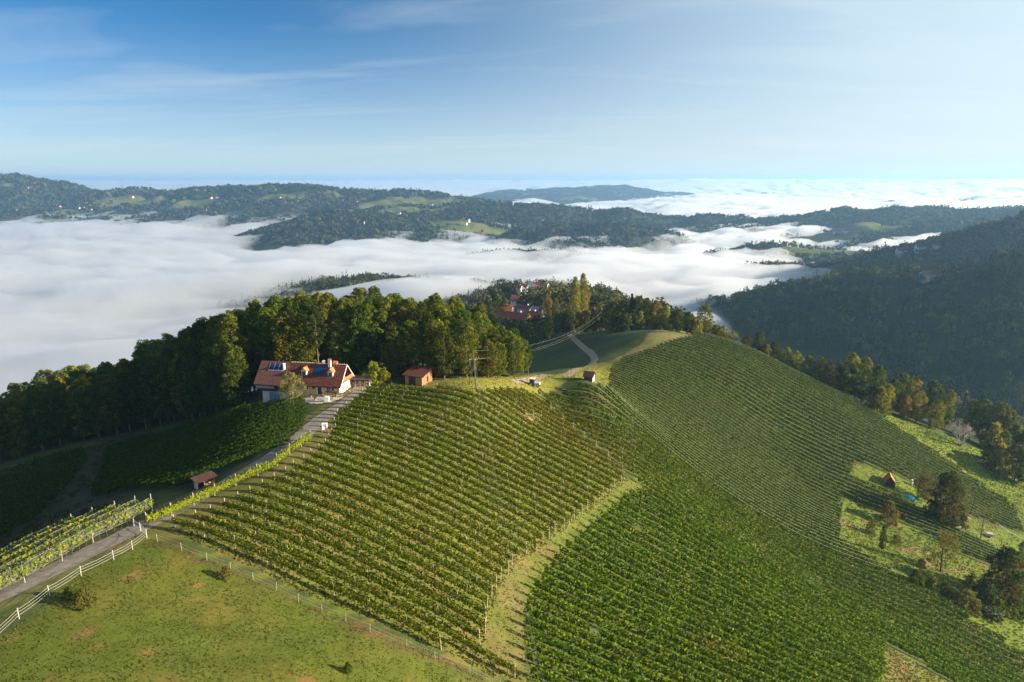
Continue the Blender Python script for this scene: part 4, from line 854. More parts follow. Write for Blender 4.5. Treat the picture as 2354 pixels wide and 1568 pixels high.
def simple_house(loc, rz, L, Wd, hw, zr, wm, rm, label, cat='house', nwin=3, group=None, name='house', chimney=True, over=.4, deep=2.5, door=True):
    r = empty(name, loc, label, cat, group, rz); ym = Wd / 2
    mb = MB(); mb.prism([(0, -deep), (0, hw), (ym, zr - .05), (Wd, hw), (Wd, -deep)], -L / 2, L / 2); mb.build('wall', wm, r)
    mb = MB(); gable_roof(mb, -L / 2, L / 2, 0, Wd, hw, zr, .18, over); rf = mb.build('roof', rm, r)
    if chimney: mb = MB(); mb.box((L * .18, ym + .7, zr + .1), (.6, .6, 1.6)); mb.build('chimney', M_WHITE, rf)
    for i in range(nwin): window(r, -L / 2 + (i + .5) * L / nwin + (.7 if door else 0) * 0, 0, hw * .58, .95, 1.1)
    if nwin: window(r, L / 2, ym - 1.4, hw * .55, .9, 1.1, 'y', 1); window(r, L / 2, ym + 1.4, hw * .55, .9, 1.1, 'y', 1)
    if door: mb = MB(); mb.box((L / 2 + .03, ym, 1.0), (.08, 1.0, 2.0)); mb.build('door', M_DOOR, r)
    return r

# the farmhouse: tall steep tiled roof over a long low house, older wing with a cellar storey at its far end
q0 = g(780, 908)
FH = empty('farmhouse', (q0[0], q0[1], q0[2] - .05), 'long yellow farmhouse with steep red tiled roof, dormers and solar panels by the wood', 'house', None, R(-10))
WD, HW, ZR, LM, LT = 7.0, 2.55, 6.1, 12.6, 20.2; YM = WD / 2
mb = MB(); mb.prism([(0, -1.5), (0, HW), (WD, HW), (WD, -1.5)], -LM, -.02); mb.build('wall', M_YELLOW, FH)
mb = MB(); mb.prism([(-.02, -1.5), (-.02, HW), (WD + .02, HW), (WD + .02, -1.5)], -.02, .10); mb.build('gable_wall', M_WHITE, FH)
mb = MB(); mb.prism([(.6, HW), (YM, ZR - .5), (WD - .6, HW)], -1.6, -1.45); lw = mb.build('loft_wall', M_YELLOW, FH)
mb = MB(); mb.box((-1.40, YM - .2, HW + 1.1), (.08, .9, 1.9)); mb.build('loft_door', M_DARKWOOD, lw)
mb = MB(); mb.prism([(0, 0), (0, HW), (WD, HW), (WD, 0)], -LT, -LM - .01); w2 = mb.build('wing_wall', M_DARKWOOD, FH)
mb = MB(); mb.prism([(.25, -4.2), (.25, -.01), (WD, -.01), (WD, -4.2)], -LT + .9, -LM - .01); w3 = mb.build('cellar_wall', M_GREYW, FH)
mb = MB(); mb.box((-LT + 3.9, .20, -1.35), (2.5, .12, 2.3)); cd_ = mb.build('cellar_door', M_BLUE, FH)
mb = MB(); mb.box((-LT + .12, .12, -2), (.2, .2, 4)); mb.build('corner_post', M_DARKWOOD, FH)
# balcony band of the wing
mb = MB(); mb.box((-LT + 2.2, -.42, .85), (4.6, .8, .12)); mb.box((-LT + 2.2, -.80, 1.9), (4.6, .06, .08)); bal = mb.build('balcony', M_DARKWOOD, FH)
mb = MB()
for i in range(13): mb.box((-LT + .1 + i * .35, -.81, 1.40), (.15, .05, .92))
mb.build('balustrade', M_GREYW, bal)
mb = MB(); k_ = (ZR - HW) / YM
gable_roof(mb, -LM, 0, 0, WD, HW, ZR, .2, .7); RF = mb.build('roof', M_TILE, FH)
mb = MB(); a_ = -LM - .72; prof = [(-.95, HW - .95 * k_ + .02), (YM, ZR + .02), (WD + .7, HW - .7 * k_ + .02)]
qv = [(x, y, z + d) for x in (-LT - .55, a_) for d in (0, .26) for y, z in prof]
mb.add(qv, [(0, 1, 7, 6), (1, 2, 8, 7), (3, 9, 10, 4), (4, 10, 11, 5), (0, 6, 9, 3), (2, 5, 11, 8), (0, 3, 4, 1), (1, 4, 5, 2), (6, 7, 10, 9), (7, 8, 11, 10)]); RW = mb.build('wing_roof', M_TILE2, FH)
mb = MB()
for x in np.arange(-LM - .4, .6, .42): mb.box((x, YM, ZR + .27), (.18, .2, .09))
mb.build('ridge_tiles', M_WHITE, RF)
mb = MB()
for s in (-1, 1):
    y0, z0 = (-.72, HW - .72 * k_ + .1) if s < 0 else (WD + .72, HW - .72 * k_ + .1)
    mb.tube((.74, y0, z0), (.74, YM, ZR + .16),   .08, .08, 5)
mb.build('barge_board', M_WHITEP, FH)
mb = MB(); mb.box((.42, YM, HW + .06), (.74, WD - .2, .12)); LB = mb.build('loft_balcony', M_DARKWOOD, FH)
mb = MB()
for y in np.arange(.7, WD - .5, .22): mb.box((.72, y, HW + .55), (.05, .10, .85))
mb.box((.74, YM, HW + 1.0), (.09, WD - 1.2, .08)); mb.build('balustrade', M_PLANK, LB)
def roofpt(x, s, up=.27): return (x, s * YM, HW + s * (ZR - HW) + up)
nrm = Vector((0, -k_, 1)).normalized()
def on_roof(mb, x0, x1, s0, s1, t, up):
    q = [Vector(roofpt(x, s, up)) for x, s in ((x0, s0), (x1, s0), (x1, s1), (x0, s1))]; mb.slab(q, t)
for i in range(3):
    mb = MB(); on_roof(mb, -LT + 2.05 + i * 1.22, -LT + 3.22 + i * 1.22, .50, .86, .07, .30); pn = mb.build('solar_panel', M_PANEL, FH)
    mb = MB()
    for e in (-LT + 2.0 + i * 1.22, -LT + 3.235 + i * 1.22): on_roof(mb, e, e + .035, .49, .87, .09, .30)
    on_roof(mb, -LT + 2.04 + i * 1.22, -LT + 3.23 + i * 1.22, .475, .498, .09, .30); mb.build('frame', M_ALU, pn)
for i in range(2):
    mb = MB(); on_roof(mb, -6.9 + i * 1.35, -5.6 + i * 1.35, .38, .82, .06, .25); mb.build('solar_panel', M_PANEL, FH)
for xd in (-9.0, -2.5):     # dormers with a little gable roof
    s = .34; y0 = s * YM; zb = HW + s * (ZR - HW); D = empty('dormer', (0, 0, 0), None, None); D.parent = FH
    mb = MB(); w = .62; zt = zb + 1.25; q = [(xd - w, y0, zb - .1), (xd + w, y0, zb - .1), (xd + w, y0, zt), (xd, y0, zt + .62), (xd - w, y0, zt)]; yb = y0 + 2.2
    mb.add(q + [(x, yb, z) for x, y, z in q], [(0, 1, 2, 3, 4), (0, 5, 6, 1), (1, 6, 7, 2), (2, 7, 8, 3), (3, 8, 9, 4), (4, 9, 5, 0), (9, 8, 7, 6, 5)]); mb.build('cheek', M_WHITE, D)
    mb = MB(); o_ = .22; ridge0, ridge1 = Vector((xd, y0 - .3, zt + .72)), Vector((xd, yb + .3, zt + .72))
    for sg in (-1, 1):
        e0, e1 = Vector((xd + sg * (w + o_), y0 - .3, zt - .12)), Vector((xd + sg * (w + o_), yb - .5, zt - .12))
        mb.slab([ridge0, ridge1, e1, e0] if sg > 0 else [ridge0, e0, e1, ridge1], -.1 if sg > 0 else -.1)
    mb.build('dormer_roof', M_ORANGE, D); window(D, xd, y0, zb + .62, .78, .95, m=M_BLUE, bars=1)  # dormer slopes all orange: sunlight on them put into the tile colour
mb = MB(); mb.box((-3.3, YM - .5, ZR + .35), (.62, .62, 1.5)); ch = mb.build('chimney', M_WHITEP, FH)
mb = MB(); gable_roof(mb, -3.55, -3.05, YM - .9, YM - .1, ZR + 1.15, ZR + 1.55, .07, .08); mb.build('chimney_cap', M_ORANGE, ch)
mb = MB(); mb.box((-2.2, YM + .2, ZR + .2), (.8, .8, .7)); gable_roof(mb, -2.6, -1.8, YM - .2, YM + .6, ZR + .5, ZR + .9, .08, .1); mb.build('small_chimney', M_ORANGE, FH)  # small chimney at the ridge, its sunlit side put into an orange colour
mb = MB(); mb.tube((-5.0, YM + .1, ZR + .2), (-5.0, YM + .1, ZR + .55), .06, .06); mb.tube((-5.0, YM - .05, ZR + .65), (-5.0, YM - .14, ZR + .75), .15, .42, 14); mb.build('satellite_dish', M_WHITEP, FH)
mb = MB(); sx_ = roofpt(-14.4, .62, 0); mb.tube(sx_, (sx_[0], sx_[1], sx_[2] + 1.35), .27, .27, 10); mb.tube((sx_[0], sx_[1], sx_[2] + 1.35), (sx_[0], sx_[1], sx_[2] + 1.55), .34, .30, 10); mb.build('round_chimney', M_WHITEP, FH)
mb = MB(); mb.box((-4.75, -.03, 1.05), (1.0, .08, 2.1)); dr = mb.build('door', M_DOOR, FH)
mb = MB(); mb.box((-5.36, -.05, 1.1), (.18, .1, 2.3)); mb.box((-4.14, -.05, 1.1), (.18, .1, 2.3)); mb.box((-4.75, -.05, 2.34), (1.4, .1, .16)); mb.build('door_frame', M_WHITEP, FH)
for x in (-2.55, -1.45): window(FH, x, 0, 1.35, .85, .95)
window(FH, -6.2, 0, 1.6, .6, .5, m=M_DARKWOOD, bars=0); window(FH, -7.9, 0, 1.4, .8, 1.0); window(FH, -10.5, 0, 1.4, .8, 1.0)
for y in (2.2, 4.6): window(FH, .10, y, 1.25, .8, .85, 'y', 1)
mb = MB(); mb.box((-1.98, -.22, .74), (2.3, .3, .26)); fb = mb.build('flower_box', M_DARKWOOD, FH)
C = np.c_[np.linspace(-3.1, -.9, 160), rng.uniform(-.5, -.05, 160), rng.uniform(.75, 1.1, 160)]
fl_ = link('flowers', leaves('flowers', C, rng.normal(size=(160, 3)), .16, mixpal([((0.35,0.04,0.05), 3), (G_MD, 3), ((0.45,0.12,0.15), 1)], 160)), M_LEAF, fb); fl_['kind'] = 'stuff'
def fhw(x, y): # farmhouse plan point to world
    c, s = math.cos(R(-10)), math.sin(R(-10)); return q0[0] + x * c - y * s, q0[1] + x * s + y * c
patch('terrace', np.array([fhw(*p) for p in [(-8.2, -.05), (.8, -.05), (1.9, -2.2), (.6, -5.2), (-2.4, -6.4), (-7.6, -4.4)]]), M_PAVE, .07)
patch('yard', np.array([g(*p)[:2] for p in [(806,906),(852,895),(890,889),(925,886),(905,880),(850,878),(826,884),(812,892)]]), M_TRACK, .055)
def at_fh(x, y): X, Y = fhw(x, y); return (X, Y, float(H(X, Y)) + .08)
M_STONE = mat('pale_stone', (0.62, 0.60, 0.58), .85, .1, 3, .2)
b = empty('stone_trough', at_fh(-1.0, -4.4), 'pale stone block trough on the farmhouse terrace', 'trough'); mb = MB(); mb.box((0, 0, .45), (.9, .9, .9)); bo = mb.build('block', M_STONE, b); mb = MB(); mb.box((0, 0, .93), (1.0, 1.0, .07)); mb.build('rim', M_STONE, b)
POT = [(-6.4, -1.2, .5, 'green', 'pot plant left of the farmhouse door'), (-3.7, -.8, .6, 'red', 'red flowering pot right of the farmhouse door'), (-.4, -1.0, 1.0, 'green', 'tall pot plant at the front corner of the farmhouse'), (.9, -1.3, .8, 'gold', 'yellow pot plant just past the farmhouse corner'), (-4.2, -3.6, .5, 'green', 'small dark pot plant in the middle of the terrace'), (-.2, -2.9, 1.1, 'green', 'leafy tub plant behind the stone trough'), (-7.2, -3.6, .6, 'gold', 'pale low tub plant at the terrace edge'), (1.5, 2.2, .9, 'gold', 'yellow shrub pot under the white gable')]
for x, y, h_, cl, lb in POT:
    p = empty('pot_plant', at_fh(x, y), lb, 'pot plant', 'pot plants round the farmhouse'); mb = MB(); mb.tube((0, 0, 0), (0, 0, .38), .19, .27, 10); mb.build('pot', M_TERRA, p)
    n = 90; d = rng.normal(size=(n, 3)); d /= np.linalg.norm(d, axis=1, keepdims=True)
    pal = {'green': MDP, 'red': [((0.4, 0.05, 0.05), 3), (G_MD, 3)], 'gold': YLP}[cl]
    link('leaves', leaves('leaves', d * np.array([.38, .38, h_ * .5]) * rng.uniform(.5, 1, (n, 1)) + np.array([0, 0, .38 + h_ * .42]), d, .2, mixpal(pal, n)), M_LEAF, p)
# slatted wood store behind the gable
q = P3(822, 884, 155.5); ws = empty('wood_store', (q[0], q[1], float(H(q[0], q[1]))), 'low dark open wood store with pale posts beside the farmhouse gable', 'wood store', None, R(-6))
mb = MB(); mb.slab([(-3.1, -.4, 1.75), (3.1, -.4, 1.75), (3.1, 1.8, 2.3), (-3.1, 1.8, 2.3)], .1); mb.build('roof', M_DARKWOOD, ws)
mb = MB(); mb.box((0, 1.5, .8), (6, .1, 2.6)); mb.build('back_wall', M_DARKWOOD, ws)
for i in range(6): mb = MB(); mb.box((-2.9 + i * 1.16, 0, .75), (.16, .16, 2.1)); mb.build('post', M_WHITEP if i in (5,) else M_WOODPOST, ws)
mb = MB()
for i in range(26):
    for j in range(4): mb.tube((-2.7 + i * .215 + rng.normal() * .02, .45, .12 + j * .27), (-2.7 + i * .215, 1.35, .12 + j * .27), .12, .12, 6)
fwd = mb.build('firewood', M_WOODPOST, ws); fwd['kind'] = 'stuff'

# plank shed
q = g(950, 886); ps = empty('plank_shed', (q[0], q[1] + .6, float(H(q[0], q[1])) - .05), 'tan plank shed with a sloping red roof standing before the wood', 'shed', None, R(-24))
mb = MB(); L, D = 4.8, 4.6; q8 = [(-L / 2, 0, -.6), (L / 2, 0, -.6), (L / 2, D, -.6), (-L / 2, D, -.6), (-L / 2, 0, 2.35), (L / 2, 0, 2.35), (L / 2, D, 3.35), (-L / 2, D, 3.35)]
mb.add(q8, [(3, 2, 1, 0), (4, 5, 6, 7), (0, 1, 5, 4), (1, 2, 6, 5), (2, 3, 7, 6), (3, 0, 4, 7)]); wl = mb.build('wall', M_PLANK, ps)
mb = MB()
for i in range(20): mb.box((L / 2 + .02, .12 + i * .235, 1.25 + i * .025), (.03, .05, 2.3 + i * .05))
mb.build('batten', M_DARKWOOD, wl)
mb = MB(); mb.slab([(-L / 2 - .5, -.6, 2.25), (L / 2 + .5, -.6, 2.25), (L / 2 + .5, D + .4, 3.48), (-L / 2 - .5, D + .4, 3.48)], .12); mb.build('roof', M_TILE, ps)
mb = MB(); mb.box((-.4, -.04, 1.0), (1.9, .06, 2.0)); dd = mb.build('door', M_DARKWOOD, ps); mb = MB(); mb.box((.35, -.09, 1.05), (.06, .05, .2)); mb.build('handle', M_IRON, dd)
mb = MB(); mb.box((L / 2 - .08, -.05, 1.15), (.2, .12, 2.4)); mb.build('corner_post', M_WOODPOST, ps)
# small hut on the crest
q = g(1352, 877); hq = (q[0], q[1] + .8, float(H(q[0], q[1] + .8)) + .15)
ht = empty('vineyard_hut', hq, 'small gabled hut with brown roof and sunlit gable on the crest of the vineyard', 'hut', None, R(-22))
mb = MB(); mb.prism([(0, -.8), (0, 1.55), (1.5, 2.9), (3.0, 1.55), (3.0, -.8)], -1.7, 1.7); mb.build('wall', mat('grey_boards', (0.10, 0.085, 0.075), .9, .3, 3, .4), ht)
mb = MB(); mb.prism([(.02, -.8), (.02, 1.52), (1.5, 2.85), (2.98, 1.52), (2.98, -.8)], 1.70, 1.78); mb.build('gable', mat('sunlit_boards', (0.50, 0.46, 0.42), .9, .25, 4, .3), ht)  # hut gable sheet: sunlight on this end put into paler boards
mb = MB(); gable_roof(mb, -1.7, 1.8, 0, 3.0, 1.55, 2.95, .12, .4); mb.build('roof', M_TILE2, ht); mb = MB(); mb.box((-.3, -.03, .7), (.9, .06, 1.5)); mb.build('door', M_DARKWOOD, ht)
ht.scale = (.70, .70, .70)
# steep hut in the lower clearing
q = g(2048, 1120); h2 = empty('garden_hut', (q[0], q[1] + 1.5, float(H(q[0], q[1] + 1.5)) - .1), 'steep dark hut with a bright orange roof side in the upper clearing', 'hut', None, R(68))
mb = MB(); mb.prism([(-1.5, -1), (-1.5, 1.3), (0, 3.4), (1.5, 1.3), (1.5, -1)], -1.7, 1.7); mb.build('wall', M_DARKWOOD, h2)
mb = MB(); gable_roof(mb, -1.7, 1.7, -1.5, 1.5, 1.3, 3.5, .14, .35); mb.build('roof', M_ORANGE, h2); mb = MB(); mb.box((-1.73, 0, .9), (.06, .9, 1.8)); mb.build('door', M_DOOR, h2)
# lean-to by the road
M_OLDTILE = mat('old_roof_tile', (0.045, 0.022, 0.020), .9, .3, 3, .5, col2=(0.075, 0.036, 0.030))
q1, q2 = g(452, 1126), g(498, 1106); rz = math.atan2(q2[1] - q1[1], q2[0] - q1[0]); md = (q1 + q2) / 2
ls = empty('lean_to_shed', (md[0], md[1], float(H(md[0], md[1])) - .1), 'open lean-to shed with red brown roof and pale door boards below the farm road', 'shed', None, rz)
L = float(np.hypot(q2[0] - q1[0], q2[1] - q1[1])) - .2
mb = MB(); mb.box((0, 1.5, .55), (L, .12, 2.2)); mb.box((-L / 2 + .06, .75, .45), (.12, 1.4, 2.0)); mb.box((L / 2 - .06, .75, .45), (.12, 1.4, 2.0)); mb.build('wall', M_DARKWOOD, ls)
mb = MB(); mb.slab([(-L / 2 - .5, -.5, 1.42), (L / 2 + .5, -.5, 1.42), (L / 2 + .5, 1.9, 1.85), (-L / 2 - .5, 1.9, 1.85)], .10); mb.build('roof', M_OLDTILE, ls)
for i in range(3): mb = MB(); mb.box((-L / 2 - .02, .25 + i * .48, .6), (.06, .28, 1.5)); mb.build('door_board', M_WHITEP, ls)
mb = MB(); mb.box((L * .17, .05, .35), (L * .58, .1, .75)); mb.box((L * .17, .05, 1.05), (L * .58, .06, .12)); mb.build('front_boards', M_PLANK, ls)
for x in (-.45, L / 2 - .1): mb = MB(); mb.box((x, -.02, .5), (.12, .12, 1.9)); mb.build('post', M_WOODPOST, ls)
ls.scale = (.88, .88, .88)
# road sign
q = g(747, 994); sg = empty('sign_board', (q[0], q[1], q[2]), 'pale sign board with a round blue emblem at the farm road', 'sign', None, R(14))
mb = MB(); mb.box((0, 0, 1.25), (.98, .05, 1.35)); pb = mb.build('panel', M_WHITEP, sg)
for x in (-.52, .52): mb = MB(); mb.tube((x, .02, -.3), (x, .02, 2.0), .04, .04, 6); mb.build('post', M_STEEL, sg)
mb = MB()
for i in range(20):
    a, b = 2 * math.pi * i / 20, 2 * math.pi * (i + 1) / 20; mb.tube((math.cos(a) * .27, -.03, 1.5 + math.sin(a) * .27), (math.cos(b) * .27, -.03, 1.5 + math.sin(b) * .27), .05, .05, 4)
mb.tube((0, -.03, 1.5), (0, -.055, 1.5), .1, .1, 10); mb.build('emblem', mat('dark_blue_print', (0.02, 0.06, 0.16), .6), pb)

# ------------------------------------------------------------------ poles and wires
def pole(u, v, top, label, Y=None, arms=True, r=.13, lean=(0, 0)):
    q = g(u, v) if Y is None else np.array(P3(u, v, Y)); q[2] = float(H(q[0], q[1]))
    p = empty('utility_pole', q, label, 'utility pole', 'utility poles of the power line'); t = Vector((lean[0], lean[1], top))
    mb = MB(); mb.tube((0, 0, -.6), t, r * 1.25, r * .8, 8); mb.build('shaft', M_BARK if arms else M_WOODPOST, p)
    return p, Vector(q) + t, t
pA, tA, t_ = pole(1095, 896, 9.3, 'dark wooden utility pole leaning slightly at the vineyard top', lean=(-.75, .3))
mb = MB(); mb.box((-.85, .25, 7.0), (1.5, .1, .1)); ca = mb.build('cross_arm', M_IRON, pA)
for x in (-1.5, -.25): mb = MB(); mb.tube((x, .25, 7.05), (x, .25, 7.3), .05, .06, 8); mb.build('insulator', M_WHITEP, ca)
p2, t2, _ = pole(1080, 884, 6.0, 'shorter dark pole with a hanging equipment box behind the leaning pole', r=.11)
for z_, s_ in ((4.1, (.6, .55, 1.1)), (2.4, (.5, .4, .7))): mb = MB(); mb.box((.28, -.1, z_), s_); mb.build('equipment_box', M_IRON, p2)
pB, tB, _ = pole(1388, 728, 11, 'pale distant utility pole rising from the dark trees beyond the knoll', Y=338, arms=False, r=.13)
def wire(a, b, sag, label, n=26, r=.022):
    a, b = Vector(a), Vector(b); mb = MB(); P = [a.lerp(b, i / n) - Vector((0, 0, sag * 4 * (i / n) * (1 - i / n))) - a for i in range(n + 1)]; mb.path(P, r, 4)
    o = mb.build('power_wire', M_WIRE); o.location = a; tag(o, label, 'wire', 'overhead power wires')
A0 = Vector(pA.location); w0, w1, w2 = tA, A0 + Vector((-1.5, .25, 7.3)), A0 + Vector((-.25, .25, 7.3))
for a, d, nm_ in ((w0, (0, 0, 0), 'topmost'), (w1, (-.8, 0, -1.0), 'middle'), (w2, (.6, 0, -1.4), 'lowest')): wire(a, tB + Vector(d), 5.0, f'{nm_} power wire sagging from the leaning pole to the distant pole', r=.014)
for a, d, nm_ in ((w0, 0, 'right'), (w1, -1.3, 'left'), (w2, -.6, 'middle')):
    e = Vector(P3(1275, 1660, 57)) + Vector((d, 0, 0)); wire(a, e, 4.0, f'{nm_} power wire crossing the vineyard from the leaning pole towards the grass strip', r=.012)

# ------------------------------------------------------------------ fences
def fence(name, pts, label, hp, r, m, rails, rr, mrail, gaps=None, lean=.05):
    Q = [g(*p) for p in pts]; o = Vector(Q[0]); f = empty(name, o, label, 'fence')
    for q in Q:
        mb = MB(); mb.tube((0, 0, -.3), (rng.normal() * lean, rng.normal() * lean, hp), r, r * .9, 6); p = mb.build('post', m, f); p.location = Vector(q) - o
    mb = MB()
    for hz_ in rails:
        P = []
        for a, b in zip(Q[:-1], Q[1:]):
            n = max(2, int(np.hypot(*(b - a)[:2]) / 1.5))
            for i in range(n): t = i / n; x, y = a[0] + (b[0] - a[0]) * t, a[1] + (b[1] - a[1]) * t; zl = (a[2] * (1 - t) + b[2] * t); P.append(Vector((x, y, max(zl, float(H(x, y)) - .1) + hz_ - .10 * math.sin(math.pi * t))) - o)
        P.append(Vector(Q[-1]) + Vector((0, 0, hz_)) - o); mb.path(P, rr, 4)
    mb.build('rail', mrail, f); return f
M_ROPE = mat('white_fence_tape', (0.46, 0.44, 0.40), .7)
fence('paddock_fence', [(-45,1505),(45,1425),(115,1372),(187,1325),(262,1288),(305,1264),(338,1238)], 'white paddock fence with three sagging rails between the farm road and pasture', 1.35, .045, M_WHITEPOST, (.45, .8, 1.15), .014, M_ROPE)
fence('paddock_gate', [(338,1238),(324,1222),(308,1212)], 'short white gate piece at the corner where pasture and farm road meet', 1.3, .06, M_WHITEPOST, (.5, 1.1), .03, M_ROPE)
fence('pasture_fence', [(362,1245),(418,1266),(475,1288),(530,1312),(582,1334),(635,1358),(686,1384),(740,1408),(795,1430),(850,1452),(935,1490),(1000,1516),(1080,1550),(1150,1585)], 'thin wire pasture fence on pale posts below the yellow green vineyard', 1.15, .035, M_WOODPOST, (.5, 1.0), .007, M_STEEL)

# ------------------------------------------------------------------ tractor on the lawn
def tractor():
    q = g(1228, 889); r = empty('tractor', (q[0], q[1] + .5, float(H(q[0], q[1] + .5))), 'small dark tractor with a white bonnet standing on the lawn at the vineyard top', 'tractor', None, R(-20))
    mb = MB(); mb.prism([(-.42, .75), (-.42, 1.35), (-.25, 1.5), (.25, 1.5), (.42, 1.35), (.42, .75)], .1, 1.9); mb.build('bonnet', M_WHITEP, r)
    mb = MB(); mb.box((0, 0, .75), (3.2, .5, .4)); mb.build('chassis', M_IRON, r)
    mb = MB(); mb.box((-.7, 0, 1.2), (1.5, 1.3, .8)); 
    for x in (-1.4, 0): 
        for y in (-.62, .62): mb.box((x, y, 2.0), (.08, .08, .9))
    cb_ = mb.build('cab', mat('dark_blue_paint', (0.03, 0.035, 0.09), .4), r)
    mb = MB(); mb.box((-.7, 0, 2.5), (1.65, 1.45, .14)); mb.build('roof', M_WHITEP, cb_)
    for x, y, sx_, sy_ in ((.03, 0, .03, 1.15), (-.7, -.65, 1.3, .03), (-.7, .65, 1.3, .03)): mb = MB(); mb.box((x, y, 2.03), (sx_, sy_, .78)); mb.build('pane', M_GLASS, cb_)
    for x, y, rd_, wd_ in ((-.95, -.75, .68, .4), (-.95, .75, .68, .4), (1.35, -.62, .45, .3), (1.35, .62, .45, .3)):
        w = empty('wheel', (x, y, rd_), None, None); w.parent = r; mb = MB(); mb.tube((0, -wd_ / 2, 0), (0, wd_ / 2, 0), rd_, rd_, 18); mb.build('tyre', M_RUBBER, w); mb = MB(); mb.tube((0, -wd_ / 2 - .02, 0), (0, wd_ / 2 + .02, 0), rd_ * .5, rd_ * .5, 14); mb.build('rim', M_WHITEP, w)
    mb = MB(); mb.box((-2.0, 0, .45), (.9, 1.7, .25)); mb.box((-2.5, -.4, .3), (.8, 1.2, .18)); mb.build('mower', M_WHITEPOST, r)
    mb = MB(); mb.tube((.4, .3, 1.5), (.4, .3, 2.3), .05, .05, 6); mb.build('exhaust', M_IRON, r); r.scale = (.8, .8, .8)
tractor()

# ------------------------------------------------------------------ things in the lower garden
q = g(2092, 1146); o = Vector(q); n = 22; X, Y = np.meshgrid(np.linspace(-2.7, 2.7, n), np.linspace(-1.1, 1.1, 10), indexing='ij')
Z = 1.0 * (1 - (np.abs(X) / 2.72) ** 4) * (1 - (np.abs(Y) / 1.12) ** 3) + .18 * (vnoise(X * 1.7 + 4, Y * 2) - .5); Z[[0, -1], :] = 0; Z[:, [0, -1]] = 0
i = np.arange(X.size).reshape(X.shape); F = np.stack([i[:-1, :-1], i[1:, :-1], i[1:, 1:], i[:-1, 1:]], -1).reshape(-1, 4)
tp = link('tarpaulin', npmesh('tarpaulin', np.c_[X.ravel(), Y.ravel(), Z.ravel() + .02 + (H(X * .74 + o.x, Y * .74 + o.y) - o.z).ravel() * .8], F, None, True), mat('blue_tarpaulin', (0.04, 0.30, 0.48), .55, .2, 2)); tp.location = o; tp.scale = (.74, .74, .74); tp.rotation_euler = (0, .12, R(-16)); tag(tp, 'bright blue tarpaulin spread over a heap in the garden', 'tarpaulin')
q = g(2098, 1120); wt = empty('water_tank', (q[0], q[1] + 1, float(H(q[0], q[1] + 1))), 'narrow white water tank standing upright by the reddish tree', 'tank'); mb = MB(); mb.tube((0, 0, 0), (0, 0, 1.9), .4, .4, 14); mb.build('tank', M_WHITEP, wt); mb = MB(); mb.tube((0, 0, 1.9), (0, 0, 2.05), .4, .2, 14); mb.build('lid', M_WHITEP, wt)
q = g(2283, 1425); fr_ = empty('flat_roof_hut', (q[0], q[1] + .8, float(H(q[0], q[1] + .8)) - .3), 'low hut with a flat blue grey roof half hidden under the big tree', 'hut', None, R(-14)); mb = MB(); mb.box((0, 0, .9), (3.4, 2.4, 2.2)); mb.build('wall', M_DARKWOOD, fr_); mb = MB(); mb.slab([(-2.0, -1.5, 2.02), (2.0, -1.5, 2.02), (2.0, 1.5, 2.2), (-2.0, 1.5, 2.2)], .1); mb.build('roof', mat('grey_sheet', (0.36, 0.40, 0.46), .5, .12, 2), fr_)
q = g(2272, 1234); vn = empty('trailer', (q[0], q[1], float(H(q[0], q[1]))), 'little white box trailer parked behind the grey half bare tree', 'trailer', None, R(-30))
mb = MB(); mb.box((0, 0, .85), (1.9, 1.2, .9)); mb.box((0, 0, 1.33), (1.96, 1.26, .06)); mb.build('body', M_WHITEPOST, vn)
mb = MB(); mb.tube((.95, 0, .45), (1.8, 0, .4), .05, .05, 6); mb.build('drawbar', M_IRON, vn)
for y in (-.68, .68): mb = MB(); mb.tube((0, y - .08, .3), (0, y + .08, .3), .3, .3, 14); mb.build('wheel', M_RUBBER, vn)
fence('white_rail', [(2296,1212),(2312,1222),(2330,1233),(2350,1243),(2375,1252)], 'curving white rail above the van by the vineyard end', .8, .05, M_WHITEPOST, (.75,), .06, M_WHITEP)
fence('garden_rail', [(1935,1160),(1985,1185),(2030,1206)], 'thin wooden rail along the upper edge of the garden clearing', 1.1, .05, M_WOODPOST, (1.0,), .03, M_WOODPOST)

# ------------------------------------------------------------------ farm and village beyond the hill
def hloc(u, v, Y):
    a, b = ray(u, v); return (a * Y, Y, float(H(a * Y, Y)))
M_BARN = mat('barn_wall', (0.48, 0.34, 0.26), .9, .25, 2)
M_FARM = mat('farm_roof_tile', (0.20, 0.055, 0.040), .85, .3, 1.2, .3, col2=(0.28, 0.09, 0.06))
VG = 'houses beyond the hill'
def settle(u, vb, Y, rz, L, Wd, hw, zr, wm, rm, label, **k):
    p = hloc(u, vb, Y); a, b = ray(u, vb); z = max(p[2], b * Y); return simple_house((p[0], p[1], z), R(rz), L, Wd, hw, zr, wm, rm, label, deep=max(3, z - p[2] + 4), group=VG, **k)
settle(1178, 740, 402, -28, 18, 7, 1.8, 5.4, M_BARN, M_FARM, 'longest red roofed barn of the farm, its gable towards the vineyard', cat='barn', name='barn', nwin=5)
settle(1216, 735, 414, -34, 10, 6.5, 2.0, 5.0, M_BARN, M_FARM, 'dark roofed farm building just behind the long red barn', cat='barn', name='barn')
settle(1152, 722, 426, -12, 13, 7, 2.0, 5.2, M_BARN, M_FARM, 'red roofed farm wing half hidden behind the wood and the round tree')
settle(1188, 700, 540, -18, 11, 8, 3.2, 6.6, M_WHITE, M_FARM, 'white house with a red roof above the farm')
settle(1226, 697, 560, -20, 9, 7, 2.8, 5.4, M_WHITE, mat('slate', (0.14, 0.15, 0.17), .7, .2, 3), 'house with a grey slate roof right of the red roofed white house')
settle(1202, 716, 470, -30, 10, 6, 2, 4, mat('blue_grey_render', (0.42, 0.50, 0.58), .8, .1, 2), M_TILE2, 'blue grey house between the farm and the red roofed white house')
